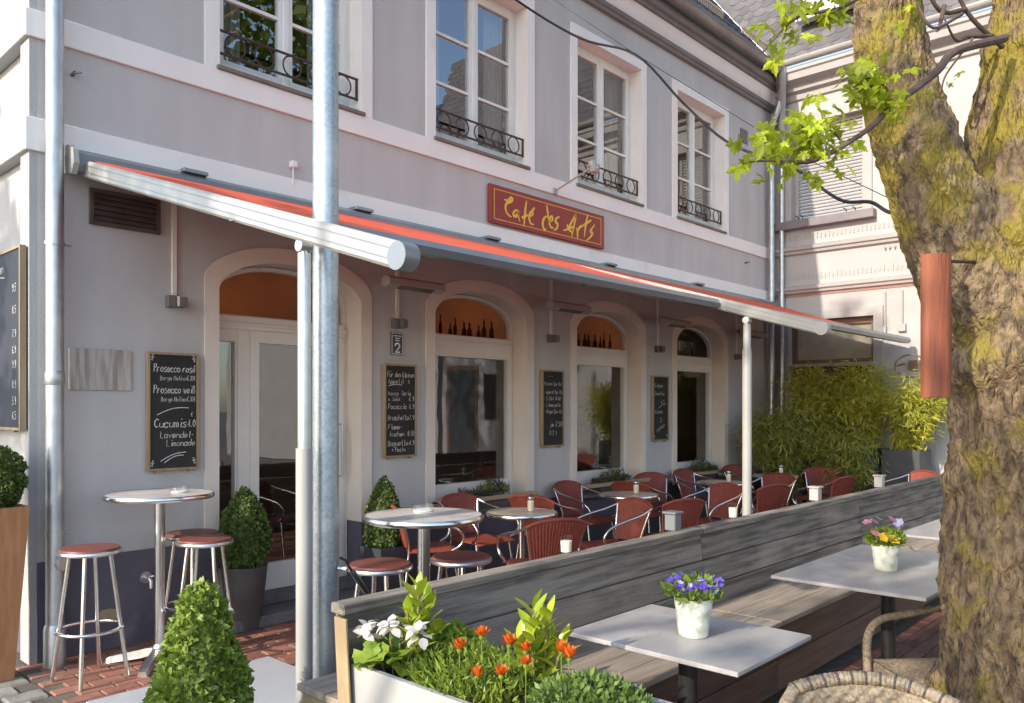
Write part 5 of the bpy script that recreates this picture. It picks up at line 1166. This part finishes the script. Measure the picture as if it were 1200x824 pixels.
# orange gazanias
op = leaf_mesh('petal', .045, .010, 'orange_petal', .1, -.2)
for i, (x, y, z) in enumerate([(.118, -3.70, .815), (.175, -3.745, .855), (.215, -3.83, .835), (.25, -3.87, .815), (.136, -3.87, .765), (.195, -3.92, .795), (.285, -3.99, .83), (.262, -4.04, .825), (.10, -3.80, .755)]):
    t = thing('gazania', 'orange gazania flower on thin stem in the planter box', 'flower', (x, y, PZ - .04), 'orange gazanias in the planter box', world=False)
    hz = z - (PZ - .04); q = MB(); q.tube([(.0, .0, -.01), (.004, .003, hz * .6), (0, 0, hz)], .002, 6); q.build('stem', 'green_leaf', t)
    q = MB(); q.lathe([(.004, -.012), (.009, -.004), (.008, .004)], 8, (0, 0, hz)); q.build('flower_base', 'green_leaf', t)
    tx, ty = random.uniform(-.5, .1), random.uniform(-.5, .3); sc_ = random.uniform(.65, 1.1)
    for k in range(13):
        o = bpy.data.objects.new('petal', op); col.objects.link(o); o.parent = t; o.location = (0, 0, hz); o.rotation_euler = (tx * math.sin(k) * .3, -R(random.uniform(20, 70)), 2 * math.pi * k / 13 + i); o.scale = (sc_, sc_, sc_)
tt = thing('lilac_flowers', 'tuft of pale lilac flowers at the planter rim', 'flowers', (.40, -4.14, PZ - .03), world=False)
for k in range(16):
    c = np.array([random.uniform(-.035, .035), random.uniform(-.05, .05), .04 + random.uniform(0, .025)]); V = []
    for j in range(5):
        b = 2 * math.pi * j / 5; d = np.array([math.cos(b), math.sin(b), .2]); e = np.array([-math.sin(b), math.cos(b), 0]); V.append([c, c + d * .008 + e * .006, c + d * .013, c + d * .008 - e * .006])
    quads('flower', V, 'lilac_petal', tt)

# ------------------------------------------------------------------ bamboo
def bamboo(loc, label, n, rx, ry, z0, z1, m_, lean=(0, 0), droop=.5, size=.115, canes=26):
    t = thing('bamboo', label, 'bamboo', loc, 'bamboo by the neighbouring house', world=False)
    q = MB(); tips = []
    for i in range(canes):
        a = random.uniform(0, 6.28); r = random.uniform(0, .2); b = Vector((r * math.cos(a), r * math.sin(a), z0)); e = Vector((rx * .8 * math.cos(a) * random.uniform(.2, 1) + lean[0], ry * .8 * math.sin(a) * random.uniform(.2, 1) + lean[1], z1 * random.uniform(.7, 1)))
        m = b.lerp(e, .5) + Vector((0, 0, (z1 - z0) * .14)); pth_ = smooth_path([b, m, e], 5); q.tube(pth_, [.006 - .0045 * k / 10 for k in range(len(pth_))], 5, False); tips.append(pth_)
    tag(q.build('canes', 'cane', t), kind='stuff')
    P = []; N = []
    for i in range(n):
        p = random.choice(tips); u = random.random() ** .6; k = u * (len(p) - 1); i0 = int(min(k, len(p) - 2)); c = p[i0].lerp(p[i0 + 1], k - i0)
        g = Vector((random.gauss(0, .085), random.gauss(0, .085), random.gauss(0, .07))) * (.5 + u); c = c + g; P.append(c); d = Vector((g.x * 4 + random.gauss(0, .5), g.y * 4 + random.gauss(0, .5), random.gauss(.1, .5))); N.append(d)
    quads('crown', leafset(P, np.array(N), size, .14, .35, droop), m_, t)
    return t
def tub(x0, x1, y0, y1, h_, label):
    t = thing('tall_planter', label, 'planter', ((x0 + x1) / 2, (y0 + y1) / 2, 0), 'tall slate planters by the wall')
    q = MB(); q.ring([(x0, y0), (x0, y1), (x1, y1), (x1, y0)], [(x0 + .03, y0 + .03), (x0 + .03, y1 - .03), (x1 - .03, y1 - .03), (x1 - .03, y0 + .03)], 0, h_); q.v = [(v[0], v[2], v[1]) for v in q.v]; q.build('trough', 'pot_slate', t)
    q = MB(); q.box(x0 + .03, x1 - .03, y0 + .03, y1 - .03, h_ - .12, h_ - .05); q.build('soil', 'soil', t)
tub(9.58, 10.08, -2.37, -1.90, 1.04, 'tall slate grey planter with one sunlit edge under the brightest bamboo')
tub(9.58, 10.08, -1.85, -1.36, 1.04, 'tall slate grey planter in shade next to the sunlit one')
tub(9.58, 10.08, -1.31, -.82, 1.04, 'tall slate grey planter hidden behind drooping bamboo')
bamboo((9.83, -2.13, 0), 'bright yellow green bamboo in the sunlit tall planter', 5200, .34, .40, .95, 2.0, 'bamboo_leaf', (-.05, -.2), .45, canes=30)
bamboo((9.83, -1.60, 0), 'tall olive bamboo bushing over the shaded planter', 6000, .42, .42, .95, 2.22, 'bamboo_leaf', (-.12, 0), .45, canes=34)
bamboo((9.80, -1.05, 0), 'olive bamboo in front of the low window', 6000, .50, .45, .95, 2.15, 'bamboo_leaf', (-.15, .05), .5, canes=34)
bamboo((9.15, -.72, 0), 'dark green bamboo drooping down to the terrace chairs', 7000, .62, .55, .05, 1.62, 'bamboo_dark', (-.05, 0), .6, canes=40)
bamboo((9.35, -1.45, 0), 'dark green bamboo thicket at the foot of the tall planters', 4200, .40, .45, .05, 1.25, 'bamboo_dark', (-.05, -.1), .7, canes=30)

# ------------------------------------------------------------------ the old maple
tree = thing('maple_tree', 'old forked maple trunk with mossy bark beside the stone tables', 'tree', (2.06, -5.01, 0))
def bark_tube(path, rad, seg, amp, seed):
    path = [Vector(p) for p in path]; n = len(path); v = []; up = Vector((1, 0, 0))
    for i, p in enumerate(path):
        t = (path[min(i + 1, n - 1)] - path[max(i - 1, 0)]).normalized(); a = (up - t * up.dot(t)).normalized(); b = t.cross(a); up = a
        for k in range(seg):
            th = 2 * math.pi * k / seg; d = a * math.cos(th) + b * math.sin(th); r = rad[i]
            q_ = p + d * r; lump = noise.noise(q_ * 1.7 + Vector((seed, 0, 0))) * .11 + noise.noise(q_ * 4.5 + Vector((0, seed, 0))) * .05
            cx = Vector((math.cos(th) * 5.5 * r / .36, math.sin(th) * 5.5 * r / .36, p.z * 2.6)); warp = noise.noise(q_ * 5) * .8
            ridge = 1 - abs(noise.noise(cx * 2.6 + Vector((warp, seed, warp)))) * 3.4; fine = noise.fractal(q_ * 24, .9, 2, 4) * .009
            knob = max(0, noise.noise(q_ * 3.1 + Vector((9, seed, 4))) - .32) * .22
            v.append(p + d * (r * (1 + lump) + amp * max(-1, ridge) * .8 + fine + knob * r / .36))
    f = [(i * seg + k, i * seg + (k + 1) % seg, (i + 1) * seg + (k + 1) % seg, (i + 1) * seg + k) for i in range(n - 1) for k in range(seg)]
    mb = MB(); mb.add(v, f); mb.smooth = True; return mb
def dense(pts, rads, step):
    P = []; Rr = []
    sp_ = smooth_path(pts, 8); sr = smooth_path([(r, 0, 0) for r in rads], 8); L = [0]
    for i in range(1, len(sp_)): L.append(L[-1] + (sp_[i] - sp_[i - 1]).length)
    n = int(L[-1] / step)
    for k in range(n + 1):
        s = L[-1] * k / n; i = max(0, min(len(L) - 2, next((j for j in range(len(L) - 1) if L[j + 1] >= s), len(L) - 2))); u = (s - L[i]) / max(1e-6, L[i + 1] - L[i]); P.append(sp_[i].lerp(sp_[i + 1], u)); Rr.append(sr[i].x * (1 - u) + sr[i + 1].x * u)
    return P, Rr
P, Rr = dense([(2.06, -5.01, -.05), (2.06, -5.01, .25), (2.07, -5.01, .9), (2.07, -5.01, 1.5), (2.06, -5.0, 2.0), (2.10, -5.0, 2.5), (2.16, -5.0, 3.1), (2.25, -5.05, 4.2), (2.5, -5.2, 6.0), (2.6, -5.3, 8.0)], [.43, .385, .36, .35, .365, .30, .24, .2, .15, .08], .017)
tr_ = bark_tube(P, Rr, 170, .017, 3.).build('trunk', 'bark', tree)
P, Rr = dense([(2.0, -4.93, 1.72), (1.86, -4.83, 2.02), (1.74, -4.73, 2.30), (1.655, -4.655, 2.52), (1.60, -4.59, 2.80), (1.575, -4.56, 3.02), (1.56, -4.545, 3.4), (1.58, -4.42, 4.3), (1.3, -4.2, 6.0), (1.0, -3.9, 7.6)], [.18, .20, .175, .145, .132, .125, .12, .11, .08, .04], .016)
bark_tube(P, Rr, 110, .010, 8.).build('limb', 'bark', tree)
for pts, rads in (([(2.2, -5.0, 3.6), (3.0, -5.0, 5.0), (4.3, -5.1, 6.8)], [.14, .09, .03]), ([(2.3, -5.1, 4.4), (2.9, -6.2, 5.9), (3.3, -7.4, 7.2)], [.12, .08, .03]), ([(1.57, -4.45, 4.2), (2.3, -3.6, 5.4), (3.2, -3.0, 6.4)], [.08, .05, .02])):
    P, Rr = dense(pts, rads, .06); bark_tube(P, Rr, 20, .006, 2.).build('limb', 'bark', tree)
# twigs and side shoots in front of the fork
def twig(pts, r0, r1, par=tree, name='branch'):
    p = smooth_path(pts, 5); q = MB(); q.tube(p, [r0 + (r1 - r0) * i / (len(p) - 1) for i in range(len(p))], 8); return q.build(name, 'twig', par), p
br1, p1 = twig([(1.80, -4.90, 2.99), (1.468, -4.817, 2.859), (1.369, -4.783, 2.766), (1.249, -4.727, 2.67), (1.168, -4.684, 2.601), (1.112, -4.653, 2.542), (1.03, -4.594, 2.473), (.943, -4.529, 2.415), (.885, -4.482, 2.407), (.819, -4.424, 2.409), (.768, -4.384, 2.401)], .016, .003)
br2, p2 = twig([(1.168, -4.684, 2.601), (1.15, -4.69, 2.665), (1.10, -4.65, 2.70), (1.04, -4.62, 2.66)], .005, .002)
br3, p3 = twig([(1.55, -4.72, 3.35), (1.121, -4.588, 2.984), (.944, -4.471, 2.907), (.847, -4.396, 2.784)], .008, .003)
br4, p4 = twig([(1.03, -4.594, 2.473), (.99, -4.56, 2.52), (.93, -4.51, 2.53), (.88, -4.48, 2.50)], .004, .0015)
br5, p5 = twig([(1.62, -4.80, 3.05), (1.48, -4.74, 2.97), (1.43, -4.70, 3.06), (1.40, -4.68, 3.14)], .007, .002)
br6, p6 = twig([(1.60, -4.84, 2.94), (1.50, -4.78, 2.80), (1.47, -4.77, 2.73)], .005, .002)
for pts in ([(2.0, -4.88, 3.0), (1.75, -4.78, 3.12), (1.66, -4.74, 3.32), (1.6, -4.7, 3.6)], [(1.75, -4.78, 3.12), (1.60, -4.73, 3.08), (1.5, -4.7, 3.2), (1.46, -4.7, 3.45)], [(1.62, -4.74, 3.10), (1.56, -4.74, 3.0), (1.52, -4.74, 2.97)], [(1.9, -4.84, 3.05), (1.72, -4.80, 3.0), (1.62, -4.78, 2.96), (1.55, -4.76, 3.02)]):
    twig(pts, .010, .003)
def maple_mesh():
    out = [(0, 0)]; lobes = [(-2.2, .55), (-1.15, .85), (0, 1.0), (1.15, .85), (2.2, .55)]
    for i, (a, l) in enumerate(lobes):
        for da, k in ((-.28, .72), (-.12, .80), (0, 1.0), (.12, .80), (.28, .72)): out.append((l * k * math.cos(a + da), l * k * math.sin(a + da)))
        if i < 4: am = (a + lobes[i + 1][0]) / 2; out.append((.40 * math.cos(am), .40 * math.sin(am)))
    v = [(x, y, -.16 * (x * x + y * y) + .05 * math.sin(4 * math.atan2(y, x))) for x, y in out]; n = len(v)
    f = [(0, i, i + 1) for i in range(1, n - 1)]; v += [(-.45, .012, -.02), (-.45, -.012, -.02)]; f.append((0, n, n + 1))
    me = bpy.data.meshes.new('leaf'); me.from_pydata(v, [], f); me.update(); me.materials.append(MATS['maple_leaf']); return me
mpl = maple_mesh()
def maple_leaves(br, path, n, u0, size, spread, up=.02):
    for i in range(n):
        u = u0 + (1 - u0) * (i + random.random()) / n; k = u * (len(path) - 1); i0 = int(min(k, len(path) - 2)); p = path[i0].lerp(path[i0 + 1], k - i0) + Vector((random.gauss(0, spread), random.gauss(0, spread), random.gauss(up, spread)))
        o = bpy.data.objects.new('leaf', mpl); col.objects.link(o); o.parent = br; o.location = p; s = size * random.uniform(.55, 1.15); o.scale = (s, s, s); o.rotation_euler = (random.gauss(.3, .6), random.gauss(.7, .5), random.uniform(0, 6.28))
maple_leaves(br1, p1, 80, .60, .046, .042, .02); maple_leaves(br4, p4, 44, .10, .044, .036, .015); maple_leaves(br2, p2, 70, .2, .050, .042, -.01); maple_leaves(br1, p1, 16, .40, .042, .045, .02); maple_leaves(br3, p3, 54, .26, .050, .045, .02); maple_leaves(br5, p5, 8, .5, .03, .03); maple_leaves(br6, p6, 6, .5, .025, .03)
def crown(tree_, blobs, n, size, m_='crown_leaf'):
    P = []; N = []
    for (c, r) in blobs:
        k = int(n * r[0] * r[1] * r[2] / sum(b[1][0] * b[1][1] * b[1][2] for b in blobs))
        d = np.random.normal(0, 1, (k, 3)); d /= np.linalg.norm(d, axis=1)[:, None]; rr = np.random.uniform(.15, 1, (k, 1)) ** .45; P.append(np.array(c) + d * rr * np.array(r)); N.append(d * .4 + np.array([0, 0, .4]))
    quads('crown', leafset(np.vstack(P), np.vstack(N), size, .85, .8, .2), m_, tree_)
crown(tree, [((2.2, -5.1, 7.4), (2.0, 2.2, 1.6)), ((4.6, -5.2, 7.4), (1.8, 1.8, 1.5)), ((3.3, -7.4, 7.6), (1.6, 1.6, 1.4)), ((1.2, -4.0, 8.2), (1.5, 1.6, 1.3)), ((3.4, -3.4, 6.9), (1.2, 1.0, 1.0)), ((6.4, -6.0, 7.8), (1.5, 1.6, 1.4))], 5200, .17)
# rust coloured half-round slab hung on the trunk
q = MB(); v = []; f = []
for j in range(15):
    z = 1.635 + .505 * j / 14
    for i in range(13):
        a = math.pi * i / 12; r = .052 * (1 + .03 * noise.noise(Vector((i * .4, j * .5, 0)))); v.append((1.418 - .7 * r * math.cos(a) * 1.0 - .75 * r * math.sin(a) * .55, -4.765 + .75 * r * math.cos(a) - .75 * r * math.sin(a) * .6, z + .004 * noise.noise(Vector((i * .6, j * .1, 5)))))
n = 13
f = [(j * n + i, j * n + i + 1, (j + 1) * n + i + 1, (j + 1) * n + i) for j in range(14) for i in range(12)] + [tuple(range(n)), tuple(14 * n + i for i in range(n))] + [(j * n, (j + 1) * n, (j + 1) * n + 12, j * n + 12) for j in range(14)]
q.add(v, f); q.smooth = True
sl = thing('wooden_slab', 'rust red half round timber slab hung against the tree trunk', 'slab', (1.42, -4.77, 1.63))
q.build('slab', 'rust_wood', sl)
q = MB(); q.tube([(1.42, -4.76, 2.12), (1.62, -4.85, 2.13), (1.70, -4.84, 2.13)], .006, 6); q.build('hanger', 'black_steel', sl)
q = MB(); q.tube([(10.0, -2.06, 2.2 + .16 * math.sin(0))] + [(10.05, -2.12 + .20 * math.cos(a), 2.17 + .15 * math.sin(a)) for a in [2 * math.pi * i / 24 for i in range(25)]], .012, 6)
tag(q.build('wire_hoop', 'brown_frame'), 'thin rusty hoop around the wall socket above the bamboo', 'hoop')
# ------------------------------------------------------------------ overhead cables
cp = smooth_path([(-.4, -1.6, 5.3), (1.0, -1.85, 4.75), (1.838, -2.051, 4.338), (2.147, -2.091, 4.227), (2.506, -2.332, 4.026), (2.67, -2.655, 3.876), (2.524, -3.087, 3.416), (2.423, -3.419, 3.089), (2.315, -3.744, 2.888), (2.141, -3.998, 2.725), (1.998, -4.137, 2.601), (1.861, -4.284, 2.495), (1.73, -4.437, 2.441), (1.672, -4.522, 2.378), (1.634, -4.628, 2.327), (1.62, -4.71, 2.26)], 6)
oc = thing('power_cable', 'black cable sagging across the facade to the tree fork', 'cable', (1.62, -4.71, 2.2)); q = MB(); q.tube(cp, .0075, 8); q.build('cable', 'cable', oc)
q = MB(); q.tube([(1.62, -4.70, 2.29), (1.62, -4.70, 2.20)], .012, 8); q.build('insulator', 'cable', oc)
ow = thing('steel_wire', 'thin steel wire stretched above the black cable', 'wire', (2.67, -2.655, 3.8)); q = MB(); q.tube([(1.5, -.6, 6.1), (2.546, -2.08, 4.379), (2.67, -2.655, 3.878), (2.1, -4.0, 2.80), (1.66, -4.63, 2.36)], .002, 6); q.build('wire', 'cable', ow)
# ------------------------------------------------------------------ street trees beside the square (they throw the dappled light)
def street_tree(loc, label, h_, blobs, n, size):
    t = thing('street_tree', label, 'tree', loc, 'street trees along the side street'); x, y, z = loc
    q = MB(); q.tube(smooth_path([(x, y, -.05), (x + .1, y, h_ * .4), (x - .05, y + .1, h_)], 5), [.24 - .014 * i for i in range(11)], 14); q.build('trunk', 'bark', t)
    for (c, r) in blobs:
        q = MB(); q.tube(smooth_path([(x, y, h_ * .75), ((x + c[0]) / 2, (y + c[1]) / 2, (h_ * .75 + c[2]) / 2 + .3), c], 4), [.06 - .0055 * i for i in range(9)], 8); q.build('limb', 'bark', t)
    cl = []
    for (c, r) in blobs:
        for k in range(13):
            d = Vector((random.gauss(0, 1), random.gauss(0, 1), random.gauss(0, 1))).normalized() * random.uniform(.3, 1.) ; rr = random.uniform(.26, .5)
            cl.append(((c[0] + d.x * r[0], c[1] + d.y * r[1], c[2] + d.z * r[2]), (rr * 1.2, rr * 1.2, rr)))
    crown(t, cl, n, size)
street_tree((-7.2, 2.6, 0), 'leafy street tree beyond the side wall', 4.6, [((-7.4, 1.7, 6.2), (2.0, 1.3, 1.4)), ((-6.6, 3.6, 7.6), (1.8, 1.6, 1.5)), ((-7.6, 2.4, 8.8), (1.8, 1.5, 1.2))], 3000, .17)
street_tree((-9.0, -2.2, 0), 'leafy street tree across the side street', 5.2, [((-9.0, -.6, 7.5), (1.7, 1.2, 1.1)), ((-9.2, -3.9, 7.3), (1.8, 1.4, 1.6)), ((-8.8, .3, 12.0), (1.4, 1.3, 1.0)), ((-9.0, -2.2, 9.8), (1.3, 1.2, 1.0))], 3000, .17)
for o in bpy.data.objects:
    if '_world' in o: del o['_world']
